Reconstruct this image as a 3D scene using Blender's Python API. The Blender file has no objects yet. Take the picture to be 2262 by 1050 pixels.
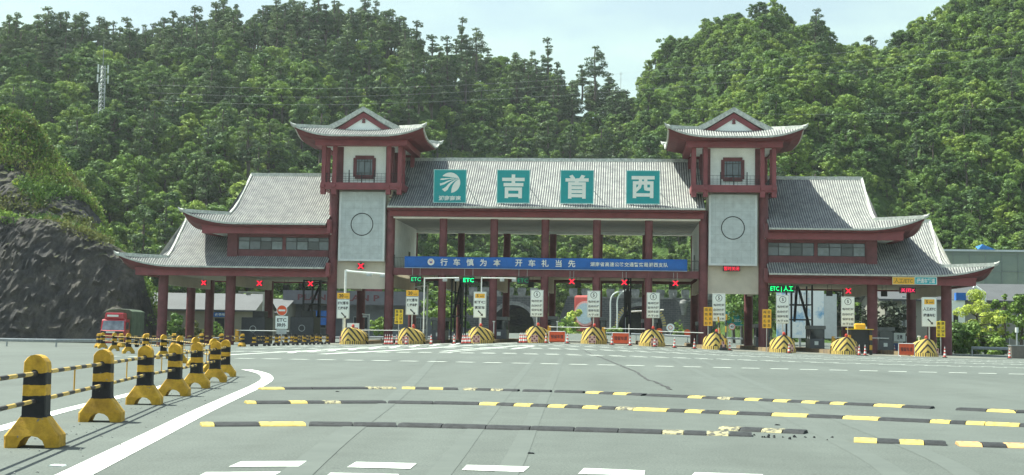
import bpy, bmesh, math, random
import numpy as np
from mathutils import Vector, Matrix, noise as mnoise
R = math.radians
random.seed(7); rng = np.random.default_rng(7)
sc = bpy.context.scene
col = sc.collection
# ------------------------------------------------------------------ camera
FPX, CX, CY, CH = 2800.0, 7.96, -132.5, 1.25
YAW, PITCH, ROLL = 0.08634, 0.07478, 0.01707
_f = Vector((-math.sin(YAW)*math.cos(PITCH), math.cos(YAW)*math.cos(PITCH), math.sin(PITCH)))
_r0 = Vector((math.cos(YAW), math.sin(YAW), 0)); _u0 = _r0.cross(_f)
_r = _r0*math.cos(ROLL)+_u0*math.sin(ROLL); _u = -_r0*math.sin(ROLL)+_u0*math.cos(ROLL)
cam = bpy.data.cameras.new('camera'); co = bpy.data.objects.new('camera', cam); col.objects.link(co)
cam.sensor_width = 36; cam.lens = FPX/2262*36; cam.clip_start = .3; cam.clip_end = 6000
M = Matrix((( _r.x,_u.x,-_f.x,CX),(_r.y,_u.y,-_f.y,CY),(_r.z,_u.z,-_f.z,CH),(0,0,0,1)))
co.matrix_world = M; sc.camera = co
# ------------------------------------------------------------------ sky, sun, exposure
SUN = Vector((-.54, .14, 1)).normalized()
el = math.asin(SUN.z); az = math.atan2(SUN.x, SUN.y)
w = bpy.data.worlds.new('World'); sc.world = w; w.use_nodes = True
nt = w.node_tree; nt.nodes.clear(); N = nt.nodes.new; L = nt.links.new
sky = N('ShaderNodeTexSky'); sky.sky_type = 'NISHITA'; sky.sun_disc = False
sky.sun_elevation = el; sky.sun_rotation = az; sky.air_density = 1.3; sky.dust_density = 2.0; sky.ozone_density = 1.0
tc = N('ShaderNodeTexCoord'); mp = N('ShaderNodeMapping'); mp.inputs['Scale'].default_value = (1, 1, 3.2)
nz = N('ShaderNodeTexNoise'); nz.inputs['Scale'].default_value = 4.2; nz.inputs['Detail'].default_value = 6; nz.inputs['Roughness'].default_value = .55
rp = N('ShaderNodeValToRGB'); rp.color_ramp.elements[0].position = .40; rp.color_ramp.elements[1].position = .60
rp.color_ramp.elements[0].color = (.45,.45,.45,1); rp.color_ramp.elements[1].color = (1,1,1,1)
mx = N('ShaderNodeMix'); mx.data_type = 'RGBA'
mx.inputs['B'].default_value = (4.5, 6.0, 5.6, 1)
bg = N('ShaderNodeBackground'); bg.inputs['Strength'].default_value = .085; out = N('ShaderNodeOutputWorld')
L(tc.outputs['Generated'], mp.inputs['Vector']); L(mp.outputs[0], nz.inputs['Vector']); L(nz.outputs[0], rp.inputs[0])
sz = N('ShaderNodeSeparateXYZ'); L(tc.outputs['Generated'], sz.inputs[0])
gr_ = N('ShaderNodeMapRange'); gr_.inputs['From Min'].default_value = .25; gr_.inputs['From Max'].default_value = .75; gr_.inputs['To Min'].default_value = 1; gr_.inputs['To Max'].default_value = .12; L(sz.outputs[2], gr_.inputs[0])
mu_ = N('ShaderNodeMath'); mu_.operation = 'MULTIPLY'; L(rp.outputs[0], mu_.inputs[0]); L(gr_.outputs[0], mu_.inputs[1]); L(mu_.outputs[0], mx.inputs['Factor']); L(sky.outputs[0], mx.inputs['A']); L(mx.outputs['Result'], bg.inputs['Color']); L(bg.outputs[0], out.inputs[0])
ld = bpy.data.lights.new('sun', 'SUN'); ld.energy = 5.0; ld.angle = R(.5); ld.color = (.965, 1, .87)
lo = bpy.data.objects.new('sun', ld); col.objects.link(lo); lo.rotation_euler = SUN.to_track_quat('Z', 'Y').to_euler()
sc.view_settings.view_transform = 'Standard'; sc.view_settings.look = 'None'; sc.view_settings.exposure = 1.02; sc.view_settings.gamma = 1
sc.cycles.max_bounces = 6; sc.cycles.transparent_max_bounces = 8; sc.cycles.diffuse_bounces = 3; sc.cycles.glossy_bounces = 2; sc.cycles.transmission_bounces = 3
# ------------------------------------------------------------------ helpers
def ray(px, py):
    d = _f*FPX + _r*(px-1131) - _u*(py-525)
    return Vector((CX, CY, CH)), d.normalized()
def at(px, py, Y):
    C, d = ray(px, py); t = (Y-C.y)/d.y; return C+d*t
def sstep(t):
    t = max(0., min(1., t)); return t*t*(3-2*t)
def g(x, y):
    a = -.16+.5*math.exp(-((x-3)/13.)**2) - .006*max(0, x-15) - .64*sstep((-20-x)/22.)
    h = a*sstep((y+95)/65.)
    if y > 30: h += 1.2*sstep((y-30)/120.)
    return h
def gp(px, py):
    C, d = ray(px, py); t = 4.; 
    for _ in range(4000):
        p = C+d*t
        if p.z <= g(p.x, p.y): break
        t += max(.02, (p.z-g(p.x, p.y))*3)
    return p
def gs(px, s):
    "ground point at scale s pixels per metre, column px"
    C, d = ray(px, 740); t = FPX/s; dd = d/(d.dot(_f)); p = C+dd*t; return Vector((p.x, p.y, g(p.x, p.y)))
MATS = {}
def mat(name, c, rough=.7, var=.12, scale=3., bump=0., metal=0., c2=None, coat=0., emit=0., spec=.5, detail=6, bscale=None, lo_=.35, hi_=.65):
    if name in MATS: return MATS[name]
    m = bpy.data.materials.new(name); m.use_nodes = True; t = m.node_tree; b = t.nodes['Principled BSDF']
    b.inputs['Roughness'].default_value = rough; b.inputs['Metallic'].default_value = metal
    b.inputs['Specular IOR Level'].default_value = spec; b.inputs['Coat Weight'].default_value = coat
    tcn = t.nodes.new('ShaderNodeNewGeometry'); n = t.nodes.new('ShaderNodeTexNoise')
    n.inputs['Scale'].default_value = scale; n.inputs['Detail'].default_value = detail; n.inputs['Roughness'].default_value = .6
    t.links.new(tcn.outputs['Position'], n.inputs['Vector'])
    r = t.nodes.new('ShaderNodeValToRGB'); r.color_ramp.elements[0].position = lo_; r.color_ramp.elements[1].position = hi_
    d = c2 if c2 else tuple(v*(1-var) for v in c); e = c if c2 else tuple(min(1, v*(1+var)) for v in c)
    r.color_ramp.elements[0].color = (*d, 1); r.color_ramp.elements[1].color = (*e, 1)
    t.links.new(n.outputs[0], r.inputs[0]); t.links.new(r.outputs[0], b.inputs['Base Color'])
    if bump:
        bn = t.nodes.new('ShaderNodeBump'); bn.inputs['Strength'].default_value = bump; bn.inputs['Distance'].default_value = .05
        src = n
        if bscale:
            src = t.nodes.new('ShaderNodeTexNoise'); src.inputs['Scale'].default_value = bscale; src.inputs['Detail'].default_value = 4
            t.links.new(tcn.outputs['Position'], src.inputs['Vector'])
        t.links.new(src.outputs[0], bn.inputs['Height']); t.links.new(bn.outputs[0], b.inputs['Normal'])
    if emit:
        b.inputs['Emission Color'].default_value = (*c, 1); b.inputs['Emission Strength'].default_value = emit
    MATS[name] = m; return m
red = mat('red paint', (.15,.045,.05), .6, .22, 1.2, .15)
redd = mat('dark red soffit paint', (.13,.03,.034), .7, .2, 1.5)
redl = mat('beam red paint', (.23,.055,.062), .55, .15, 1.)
tile = mat('grey clay roof tile', (.38,.385,.355), .85, .3, 1.1, .4, c2=(.20,.205,.20), detail=9, lo_=.3, hi_=.62)
panm = mat('dark pan tile', (.085,.085,.095), .9, .3, 5.)
tilep = mat('pale ridge mortar', (.60,.62,.56), .85, .3, 4., .3, c2=(.36,.37,.34))
white = mat('white wall plaster', (.92,.94,.90), .8, .06, 1.)
beige = mat('beige plaster', (.56,.52,.44), .85, .07, .7)
greyp = mat('grey stone panel', (.50,.55,.55), .6, .10, 1.4)
greyl = mat('light grey panel edge', (.62,.66,.66), .5, .05, 2)
dark = mat('black metal', (.02,.02,.022), .5, .2, 6)
dkgl = mat('dark tinted glass', (.03,.035,.04), .08, .3, .8, spec=.8)
glas = mat('blue grey window glass', (.10,.12,.14), .06, .3, .5, spec=.9)
steel = mat('galvanised steel', (.42,.44,.44), .45, .12, 4, metal=.4)
wpaint = mat('white metal paint', (.72,.75,.72), .4, .08, 4)
yel = mat('yellow traffic paint', (.60,.33,.03), .65, .25, 5., .25, c2=(.45,.24,.03))
blk = mat('black traffic paint', (.028,.028,.03), .7, .3, 6., .25, c2=(.05,.05,.05))
ypale = mat('faded yellow rubber', (.60,.48,.13), .8, .2, 9, .3, c2=(.42,.31,.09))
bpale = mat('black rubber', (.012,.014,.016), .8, .3, 9, .3, c2=(.028,.031,.034))
mark = mat('white road paint', (.80,.82,.76), .7, .1, 3., .0, c2=(.62,.66,.60), lo_=.3, hi_=.42)
markw = mat('worn white road paint', (.62,.66,.60), .75, .1, 2., .0, c2=(.40,.43,.40), lo_=.35, hi_=.45)
signw = mat('sign white sheet', (.82,.86,.82), .5, .04, 2)
signy = mat('sign yellow sheet', (.85,.60,.03), .5, .05, 2)
signo = mat('sign orange sheet', (.85,.45,.03), .5, .05, 2)
signg = mat('sign teal sheet', (.0,.30,.31), .45, .06, 1.5)
signb = mat('blue banner cloth', (.015,.13,.46), .7, .12, 1.)
ink = mat('black sign ink', (.03,.03,.035), .6)
lwhite = mat('white sign lettering', (.78,.80,.74), .5, .03)
ored = mat('orange red barrier board', (.75,.10,.03), .5, .1, 4)
kerbm = mat('kerb concrete', (.30,.21,.10), .9, .2, .9, .3, c2=(.15,.11,.08))
concrete = mat('concrete', (.36,.36,.33), .9, .2, 2., .2)
LEDR = mat('red LED', (.9,.02,.05), emit=.8); LEDG = mat('green LED', (0,1,.22), emit=1.6); LEDD = mat('dim green LED', (0,.25,.1), emit=.25)
cred = mat('cone red rubber', (.62,.09,.07), .6, .1, 8); cwh = mat('cone white band', (.75,.75,.72), .5)
class MB:
    def __init__(s): s.v = []; s.f = []; s.m = []
    def add(s, vs, fs, mi=0):
        o = len(s.v); s.v += [tuple(v) for v in vs]; s.f += [tuple(i+o for i in f) for f in fs]; s.m += [mi]*len(fs); return s
    def box(s, x0, x1, y0, y1, z0, z1, mi=0):
        return s.add([(x0,y0,z0),(x1,y0,z0),(x1,y1,z0),(x0,y1,z0),(x0,y0,z1),(x1,y0,z1),(x1,y1,z1),(x0,y1,z1)],
            [(0,3,2,1),(4,5,6,7),(0,1,5,4),(1,2,6,5),(2,3,7,6),(3,0,4,7)], mi)
    def tube(s, pts, r, n=8, mi=0, cap=True):
        pts = [Vector(p) for p in pts]; rs = r if isinstance(r, (list, tuple)) else [r]*len(pts); o = len(s.v); prev = None
        for i, p in enumerate(pts):
            d = (pts[min(i+1, len(pts)-1)]-pts[max(i-1, 0)]).normalized()
            if prev is None: a = d.orthogonal().normalized()
            else: a = (prev-d*prev.dot(d)).normalized()
            prev = a; b = d.cross(a)
            for k in range(n):
                t = 2*math.pi*k/n; s.v.append(tuple(p+(a*math.cos(t)+b*math.sin(t))*rs[i]))
        for i in range(len(pts)-1):
            for k in range(n):
                s.f.append((o+i*n+k, o+i*n+(k+1)%n, o+(i+1)*n+(k+1)%n, o+(i+1)*n+k)); s.m.append(mi)
        if cap:
            s.f.append(tuple(o+k for k in range(n))[::-1]); s.m.append(mi)
            s.f.append(tuple(o+(len(pts)-1)*n+k for k in range(n))); s.m.append(mi)
        return s
    def lathe(s, prof, n=16, c=(0,0,0), mi=0):
        return s.tube([(c[0],c[1],c[2]+z) for _, z in prof], [max(r, .001) for r, _ in prof], n, mi)
    def prism(s, pts, y0, y1, mi=0):
        "outline in XZ extruded along Y"
        n = len(pts); vs = [(x,y0,z) for x, z in pts]+[(x,y1,z) for x, z in pts]
        return s.add(vs, [tuple(range(n)), tuple(range(2*n-1, n-1, -1))]+[(i,(i+1)%n+0,(i+1)%n+n,i+n) for i in range(n)], mi)
    def grid(s, rows, mi=0):
        n = len(rows[0]); o = len(s.v)
        for r_ in rows: s.v += [tuple(p) for p in r_]
        for i in range(len(rows)-1):
            for j in range(n-1):
                s.f.append((o+i*n+j, o+i*n+j+1, o+(i+1)*n+j+1, o+(i+1)*n+j)); s.m.append(mi)
        return s
    def mesh(s, name, ms, recalc=True, smooth=False):
        me = bpy.data.meshes.new(name); me.from_pydata(s.v, [], s.f)
        for m in (ms if isinstance(ms, (list, tuple)) else [ms]): me.materials.append(m)
        me.polygons.foreach_set('material_index', s.m)
        if recalc:
            b = bmesh.new(); b.from_mesh(me); bmesh.ops.recalc_face_normals(b, faces=b.faces); b.to_mesh(me); b.free()
        if smooth:
            me.polygons.foreach_set('use_smooth', [True]*len(me.polygons))
            me.set_sharp_from_angle(angle=R(40))
        me.update(); return me
    def build(s, name, ms, parent=None, recalc=True, smooth=False, bevel=0):
        o = bpy.data.objects.new(name, s.mesh(name, ms, recalc, smooth)); col.objects.link(o)
        if parent: o.parent = parent
        if bevel:
            b = o.modifiers.new('bevel', 'BEVEL'); b.width = bevel; b.segments = 2; b.limit_method = 'ANGLE'
        return o
def tag(o, label=None, cat=None, group=None, kind=None):
    if label: o['label'] = label
    if cat: o['category'] = cat
    if group: o['group'] = group
    if kind: o['kind'] = kind
    return o
def thing(name, loc, label, cat, group=None, rz=0):
    o = bpy.data.objects.new(name, None); col.objects.link(o); o.location = loc; o.rotation_euler = (0,0,rz); o.empty_display_size = .2
    return tag(o, label, cat, group)
def dup(src, loc, label, rz=None, parent=None):
    kids = [c for c in src.children]
    r_ = src.copy(); col.objects.link(r_)
    if parent: r_.parent = parent
    elif loc is not None: r_.location = loc
    if rz is not None: r_.rotation_euler = (0,0,rz)
    if label: r_['label'] = label
    for c in kids: dup(c, None, None, None, r_)
    return r_
_TX = {}
def textmesh(s, bold=0.02, ext=.012):
    k = (s, bold)
    if k in _TX: return _TX[k]
    c = bpy.data.curves.new('lettering', 'FONT'); c.body = s; c.size = 1; c.align_x = 'CENTER'; c.offset = bold; c.extrude = ext; c.resolution_u = 2
    o = bpy.data.objects.new('lettering', c); col.objects.link(o)
    dg = bpy.context.evaluated_depsgraph_get(); me = bpy.data.meshes.new_from_object(o.evaluated_get(dg))
    bpy.data.objects.remove(o); _TX[k] = me
    co_ = np.array([v.co[:] for v in me.vertices]); zc = (co_[:,1].max()+co_[:,1].min())/2
    me['zc'] = float(zc); me['w'] = float(co_[:,0].max()-co_[:,0].min()); return me
def text(items, parent, m, y, name='lettering'):
    "items (string, x, z centre, size[, width, bold]) merged into one mesh on the face at y (towards -Y)"
    mb = MB()
    for it in items:
        s, x, z, size = it[:4]; W = it[4] if len(it) > 4 else None; bo = it[5] if len(it) > 5 else .02
        me = textmesh(s, bo); sx = size if not W else W/me['w']
        mb.add([(x+v.co.x*sx, y-v.co.z*size, z+(v.co.y-me['zc'])*size) for v in me.vertices], [tuple(p.vertices) for p in me.polygons])
    return mb.build(name, m, parent)
def ringpts(cx, cz, r0, r1, y, n=36):
    mb = MB(); vs = []
    for k in range(n):
        t = 2*math.pi*k/n
        for r_ in (r0, r1): vs.append((cx+r_*math.cos(t), y, cz+r_*math.sin(t)))
    fs = [(2*k, 2*k+1, (2*k+3)%(2*n), (2*k+2)%(2*n)) for k in range(n)]
    return mb.add(vs, fs)
def ordn(i): return ['first','second','third','fourth','fifth','sixth','seventh','eighth','ninth','tenth','eleventh','twelfth','thirteenth','fourteenth','fifteenth','sixteenth'][i]
# ------------------------------------------------------------------ ground
def nodemat(name): 
    m = bpy.data.materials.new(name); m.use_nodes = True; t = m.node_tree; return m, t, t.nodes['Principled BSDF']
def ramp(t, src, p0, c0, p1, c1):
    r_ = t.nodes.new('ShaderNodeValToRGB'); r_.color_ramp.elements[0].position = p0; r_.color_ramp.elements[1].position = p1
    r_.color_ramp.elements[0].color = (*c0, 1); r_.color_ramp.elements[1].color = (*c1, 1); t.links.new(src, r_.inputs[0]); return r_
def tnoise(t, vec, scale, detail=5, rough=.6, sc3=None):
    n = t.nodes.new('ShaderNodeTexNoise'); n.inputs['Scale'].default_value = scale; n.inputs['Detail'].default_value = detail; n.inputs['Roughness'].default_value = rough
    if sc3:
        m_ = t.nodes.new('ShaderNodeMapping'); m_.inputs['Scale'].default_value = sc3; t.links.new(vec, m_.inputs[0]); t.links.new(m_.outputs[0], n.inputs['Vector'])
    else: t.links.new(vec, n.inputs['Vector'])
    return n
def mulc(t, a, b, mode='MULTIPLY', fac=1.):
    m_ = t.nodes.new('ShaderNodeMix'); m_.data_type = 'RGBA'; m_.blend_type = mode; m_.inputs['Factor'].default_value = fac
    t.links.new(a, m_.inputs['A']); t.links.new(b, m_.inputs['B']); return m_.outputs['Result']
def asphalt():
    m, t, b = nodemat('old asphalt'); geo = t.nodes.new('ShaderNodeNewGeometry'); P = geo.outputs['Position']
    base = ramp(t, tnoise(t, P, .09, 6).outputs[0], .3, (.093,.109,.098), .7, (.118,.136,.121))
    fine = ramp(t, tnoise(t, P, 38, 4, .8).outputs[0], .3, (.52,.52,.52), .7, (1.42,1.42,1.42))
    med = ramp(t, tnoise(t, P, 1.3, 6, .7).outputs[0], .3, (.86,.86,.86), .7, (1.08,1.08,1.08))
    streak = ramp(t, tnoise(t, P, .5, 5, .6, (1.2,.12,1)).outputs[0], .35, (.88,.88,.87), .6, (1.03,1.03,1.03))
    stn = ramp(t, tnoise(t, P, .42, 7, .7, (1,.55,1)).outputs[0], .30, (.84,.84,.86), .40, (1,1,1)); spt = ramp(t, tnoise(t, P, 6, 3, .5).outputs[0], .24, (.62,.62,.64), .30, (1,1,1))
    c = mulc(t, mulc(t, mulc(t, mulc(t, mulc(t, base.outputs[0], fine.outputs[0]), med.outputs[0]), streak.outputs[0]), stn.outputs[0]), spt.outputs[0])
    t.links.new(c, b.inputs['Base Color']); b.inputs['Roughness'].default_value = .85
    bn = t.nodes.new('ShaderNodeBump'); bn.inputs['Strength'].default_value = .5; bn.inputs['Distance'].default_value = .01
    t.links.new(tnoise(t, P, 80, 2).outputs[0], bn.inputs['Height']); t.links.new(bn.outputs[0], b.inputs['Normal']); return m
asph = asphalt()
xs = sorted(set([-1500,-800,-400,-250,-160]+[x for x in range(-120, 121, 2)]+[160,250,400,800,1500]))
ys = sorted(set([-400,-250,-180]+[y for y in range(-150, 301, 2)]+[400,700,1200,2500]))
gm = MB(); gm.grid([[(x, y, g(x, y)) for x in xs] for y in ys])
tag(gm.build('ground', asph, recalc=False, smooth=True), kind='structure')
# ------------------------------------------------------------------ painted lines
def strip(pts, wd, name, m, lift=.006, kind='structure'):
    "painted line along world points"
    mb = MB(); rows = []
    P = []
    for a, b in zip(pts[:-1], pts[1:]):
        n = max(1, int((b-a).length/1.5))
        P += [a.lerp(b, k/n) for k in range(n)]
    P.append(pts[-1])
    for i, p in enumerate(P):
        d = P[min(i+1, len(P)-1)]-P[max(i-1, 0)]; d.z = 0; d.normalize(); nrm = Vector((-d.y, d.x, 0))*wd/2
        rows.append([(q.x, q.y, g(q.x, q.y)+lift) for q in (p-nrm, p+nrm)])
    mb.grid(rows); return mb, name, m
def smoothpts(ps, n=6):
    out_ = []
    for i in range(len(ps)-1):
        p0, p1, p2, p3 = ps[max(i-1,0)], ps[i], ps[i+1], ps[min(i+2, len(ps)-1)]
        for k in range(n):
            t = k/n; out_.append(.5*((2*p1)+(-p0+p2)*t+(2*p0-5*p1+4*p2-p3)*t*t+(-p0+3*p1-3*p2+p3)*t**3))
    return out_+[ps[-1]]
ln = [gp(*q) for q in ((40,1110),(165,1050),(258,1003),(351,957),(440,912),(520,875),(570,852),(590,838),(583,827),(560,820),(543,817))]
mb, _, _ = strip(smoothpts(ln), .3, '', mark, .005); tag(mb.build('edge_line_marking', mark, recalc=False), kind='structure')
ln = [gp(*q) for q in ((-60,962),(0,948),(117,914),(200,893),(373,851),(450,832))]
mb, _, _ = strip(smoothpts(ln), .22, '', mark, .005); tag(mb.build('road_line_marking', mark, recalc=False), kind='structure')
def lane_poly(pxs, lift=.013):
    return [ (p.x, p.y, g(p.x, p.y)+lift) for p in (gp(*q) for q in pxs) ]
mbm = MB()
for a, b, wd in (((480,786),(740,772),.35),((740,772),(1040,757),.35),((710,783),(900,773),.5),((900,773),(1145,758),.5),((975,777),(1080,769),.3),((1080,769),(1180,763),.4),
                 ((640,779),(900,764),.2),((990,779),(1110,769),.2),((1130,772),(1180,765),.3)):
    A, B = gp(*a), gp(*b); m2, _, _ = strip([A, B], wd, '', mark, .012); mbm.add(m2.v, m2.f)
for k in range(9):   # hatch bars between the channelising lines
    t = k/9; A = gp(640+t*400, 781-t*20); B = gp(660+t*400, 776-t*20)
    m2, _, _ = strip([A, B], .35, '', mark, .016); mbm.add(m2.v, m2.f)
tag(mbm.build('lane_line_marking', markw, recalc=False), kind='structure')
mbm = MB()   # dashed transverse rows
def dashrow(y, x0, x1, dash=.66, pitch=1.08, dep=.3, skew=.0):
    x = x0
    while x < x1:
        j = random.uniform(-.02, .02); sk = .14
        q = [(x-sk, y), (x+dash-sk, y), (x+dash, y+dep), (x, y+dep)]
        mbm.add([(a+j, b-.004*(a-8), g(a, b)+(.006 if y < -90 else .013)) for a, b in q], [(0,1,2,3)]); x += pitch
for q_ in (((505,1032.7),(659.5,1032),(677.6,1020),(532.6,1021)),((766.5,1033.8),(906,1037.4),(920.6,1025.4),(786.4,1022)),((1020,1040),(1156,1044.6),(1169.7,1032.7),(1031,1029)),((1277,1049),(1423,1052),(1425,1041),(1290,1036)),((1522,1058),(1672,1062),(1686,1049.5),(1535,1045)),
    ((1790,1067),(1940,1071),(1952,1058),(1802,1054)),((432,1057),(600,1056),(621,1044),(455,1045)),((712,1060),(868,1062),(882,1049),(730,1046)),((975,1067),(1120,1070),(1135,1057),(990,1053)),((250,1030),(400,1031),(420,1019),(275,1019))):
    pp_ = [gp(*c_) for c_ in q_]
    if q_[0][0] > 300: mbm.add([(p_.x, p_.y, .006) for p_ in pp_], [(0,1,2,3)])
for y in (-82.5, -67, -65.6, -53, -51.6, -50.2, -41, -39.6, -38.2, -31.5, -30): dashrow(y, -13-.12*(y+82)*(1 if y > -80 else 0), 46, .68, 1.12, .45)
tag(mbm.build('dashed_line_marking', markw, recalc=False), kind='structure')
# cracks in the asphalt
mbm = MB(); pts = [gp(*q) for q in ((1290,775),(1310,784),(1340,795),(1370,808),(1400,820),(1430,838),(1465,852),(1480,861))]
pts = smoothpts(pts, 10); pts = [p+Vector((random.uniform(-.05,.05), random.uniform(-.2,.2), 0)) for p in pts]
m2, _, _ = strip(pts, .07, '', dark, .011); mbm.add(m2.v, m2.f)
pts = smoothpts([gp(*q) for q in ((950,772),(985,792),(1040,810),(1090,830),(1150,850))], 8); 
tag(mbm.build('road_crack_line', mat('crack bitumen', (.05,.05,.05), .8, .2), recalc=False), kind='structure')
SKN = [0]
def skid(px, wd, name='tyre_mark_line'):
    SKN[0] += 1; m2, _, _ = strip(smoothpts([gp(*q) for q in px], 6), wd, '', dark, .0015+.0006*SKN[0])
    m_ = MATS.get('sk')
    if not m_:
        m_, t, b = nodemat('tyre rubber trace'); geo = t.nodes.new('ShaderNodeNewGeometry')
        r_ = ramp(t, tnoise(t, geo.outputs['Position'], 1.5, 6, .7).outputs[0], .3, (.087,.102,.092), .7, (.112,.129,.115)); t.links.new(r_.outputs[0], b.inputs['Base Color']); b.inputs['Roughness'].default_value = .85
        MATS['sk'] = m_
    tag(m2.build(name, m_, recalc=False), kind='structure')
skid(((1480,790),(1560,830),(1700,900),(1900,1000),(1990,1060)), .25)
skid(((1530,788),(1640,835),(1800,905),(2040,1000),(2150,1060)), .25)
skid(((1180,790),(1150,830),(1090,900),(1010,1000),(960,1060)), .22)
skid(((1240,790),(1225,830),(1190,900),(1145,1000),(1110,1060)), .22)
skid(((960,790),(925,830),(870,880),(760,960),(640,1060)), .3)
# pavement strip of concrete below the plaza lanes
mbm = MB(); mbm.grid([[(x, y, g(x, y)+.008) for x in range(-26, 44, 2)] for y in range(-19, 34, 2)])
tag(mbm.build('plaza_pavement', mat('pale lane concrete', (.20,.20,.165), .85, .12, .6, .1, c2=(.13,.135,.115)), recalc=False, smooth=True), kind='structure')
# ------------------------------------------------------------------ hills
def pxaz(px):
    C, d = ray(px, 730); return math.atan2(d.x, d.y)
SK = [(-700,430,60,13),(-250,430,45,13),(0,420,48,13),(130,425,58,13),(240,430,68,13),(330,430,62,13),(400,430,58,13),(470,430,26,13),(650,430,14,13),(800,430,8,13),(860,420,26,13),(930,400,118,12),(1010,440,100,13),(1110,440,118,13),(1170,440,140,13),(1230,440,170,13),
      (1290,440,178,13),(1330,440,192,12),(1372,430,232,6),(1400,430,170,7),(1430,430,112,7),(1480,430,66,8),(1530,430,55,7),(1580,425,8,7),(1700,425,0,7),(1760,425,34,7),(1830,420,76,5),(1900,415,96,6),(1950,410,96,6),(2000,410,64,6),(2060,410,24,6),(2110,410,-10,6),(2262,410,-60,6),(2500,410,-90,6),(2900,410,-60,6)]
SKA = np.array([pxaz(s_[0]) for s_ in SK]); SKD = np.array([s_[1] for s_ in SK], float)
SKZ = []
for px, dr, py, th in SK:
    C, d = ray(px, py); hd = math.hypot(d.x, d.y); SKZ.append(C.z+d.z/hd*dr-th)
SKZ = np.array(SKZ); SKT = np.array([s_[3] for s_ in SK], float)
BD = [(-700,215),(0,215),(300,225),(600,235),(900,300),(1100,312),(1500,312),(1600,290),(1700,230),(1900,235),(1990,265),(2262,265),(2900,260)]
BDA = np.array([pxaz(b_[0]) for b_ in BD]); BDD = np.array([b_[1] for b_ in BD], float)
def hillz(x, y):
    dx, dy = x-CX, y-CY; r_ = math.hypot(dx, dy); a = math.atan2(dx, dy)
    d0 = np.interp(a, BDA, BDD); dr = np.interp(a, SKA, SKD); z = np.interp(a, SKA, SKZ)
    t = (r_-d0)/(dr-d0)
    if t <= 0: return g(x, y)-.15+min(0, t*3)
    n_ = mnoise.fractal(Vector((x*.012, y*.012, 3.3)), 1., 2., 4)*9*min(1, t*3)*max(0., min(1, (1-t)*3))
    if t < 1: zz = z*(.72*t+.28*t*t*(3-2*t)*1.0)+n_
    else: zz = z - (r_-dr)*.35
    return max(zz, -3)+g(x, y)*(1-min(1, t*4))
A0, A1 = pxaz(-700), pxaz(2900)
def interp_d0(a): return float(np.interp(a, BDA, BDD))
def interp_dr(a): return float(np.interp(a, SKA, SKD))
hm = MB(); rows = []
for i in range(71):
    row = []
    for j in range(241):
        a = A0+(A1-A0)*j/240; d0 = interp_d0(a); r_ = (d0-6)+(interp_dr(a)+140-d0)*i/70
        x, y = CX+r_*math.sin(a), CY+r_*math.cos(a); row.append((x, y, hillz(x, y)))
    rows.append(row)
hm.grid(rows)
def hillmat():
    m, t, b = nodemat('hillside undergrowth'); geo = t.nodes.new('ShaderNodeNewGeometry'); P = geo.outputs['Position']
    r1 = ramp(t, tnoise(t, P, .35, 8, .7).outputs[0], .3, (.030,.060,.018), .7, (.09,.15,.036))
    t.links.new(r1.outputs[0], b.inputs['Base Color']); b.inputs['Roughness'].default_value = .95; b.inputs['Specular IOR Level'].default_value = .1
    bn = t.nodes.new('ShaderNodeBump'); bn.inputs['Strength'].default_value = 1; bn.inputs['Distance'].default_value = 1.; t.links.new(tnoise(t, P, .8, 6).outputs[0], bn.inputs['Height']); t.links.new(bn.outputs[0], b.inputs['Normal']); return m
hmat = hillmat()
tag(hm.build('wooded_hills', hmat, recalc=False, smooth=True), kind='structure')
# rock cutting beside the road
def cl_prof(tab, x):
    return float(np.interp(x, [t_[0] for t_ in tab], [t_[1] for t_ in tab]))
lowt = sorted([(at(px, py, 14).x, at(px, py, 14).z) for px, py in ((-250,470),(0,480),(100,486),(200,520),(290,562),(315,610),(345,700),(352,748))])
upt = sorted([(at(px, py, 35).x+21*.385, at(px, py, 35).z) for px, py in ((-250,230),(0,250),(60,268),(100,330),(150,392),(200,450),(235,520),(265,565),(290,600),(310,660),(322,748))])
XR = lowt[-1][0]
def cliffz(x, y):
    w_ = mnoise.noise(Vector((x*.12, y*.1, 1.))) * 1.6
    x = x+max(0., y-14)*.385
    zb = g(x, 10)-.3
    hb = max(0, cl_prof(lowt, x)-zb); hu = max(0, cl_prof(upt, x)-zb)
    z = zb + hb*sstep((y-(9.5+w_))/4.2) + max(0, hu-hb)*sstep((y-(19+w_*2))/15.)
    return z
cm = MB(); rows = []
xsC = np.concatenate([np.arange(-112, XR-28, 1.0), np.arange(XR-28, XR+.6, .28)])
ysC = np.concatenate([np.arange(7, 15, .11), np.arange(15, 36, .35), np.arange(36, 90, 2.)])
for y in ysC:
    row = []
    for x in xsC:
        z = cliffz(x, y); p = Vector((x, y, z))
        k = min(1., max(0., (z-g(x, 10))/2.)); n3 = mnoise.fractal(p*.35, .9, 2.1, 5); n4 = mnoise.noise(p*.9)+.7*mnoise.noise(p*2.1)
        rd = mnoise.fractal(Vector((x*.5, y*.5, z*.9)), .8, 2.2, 5)
        lw = 1.15-abs(((x*.31+y*.12+z*.75) % 2.2)/1.1-1)*.9
        row.append((x+k*(n3*.25+n4*.15), y-k*(abs(rd)*.75+n4*.18+lw*.18), z+k*(n3*.4*min(1,z/9)+n4*.15)))
    rows.append(row)
cm.grid(rows)
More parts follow.
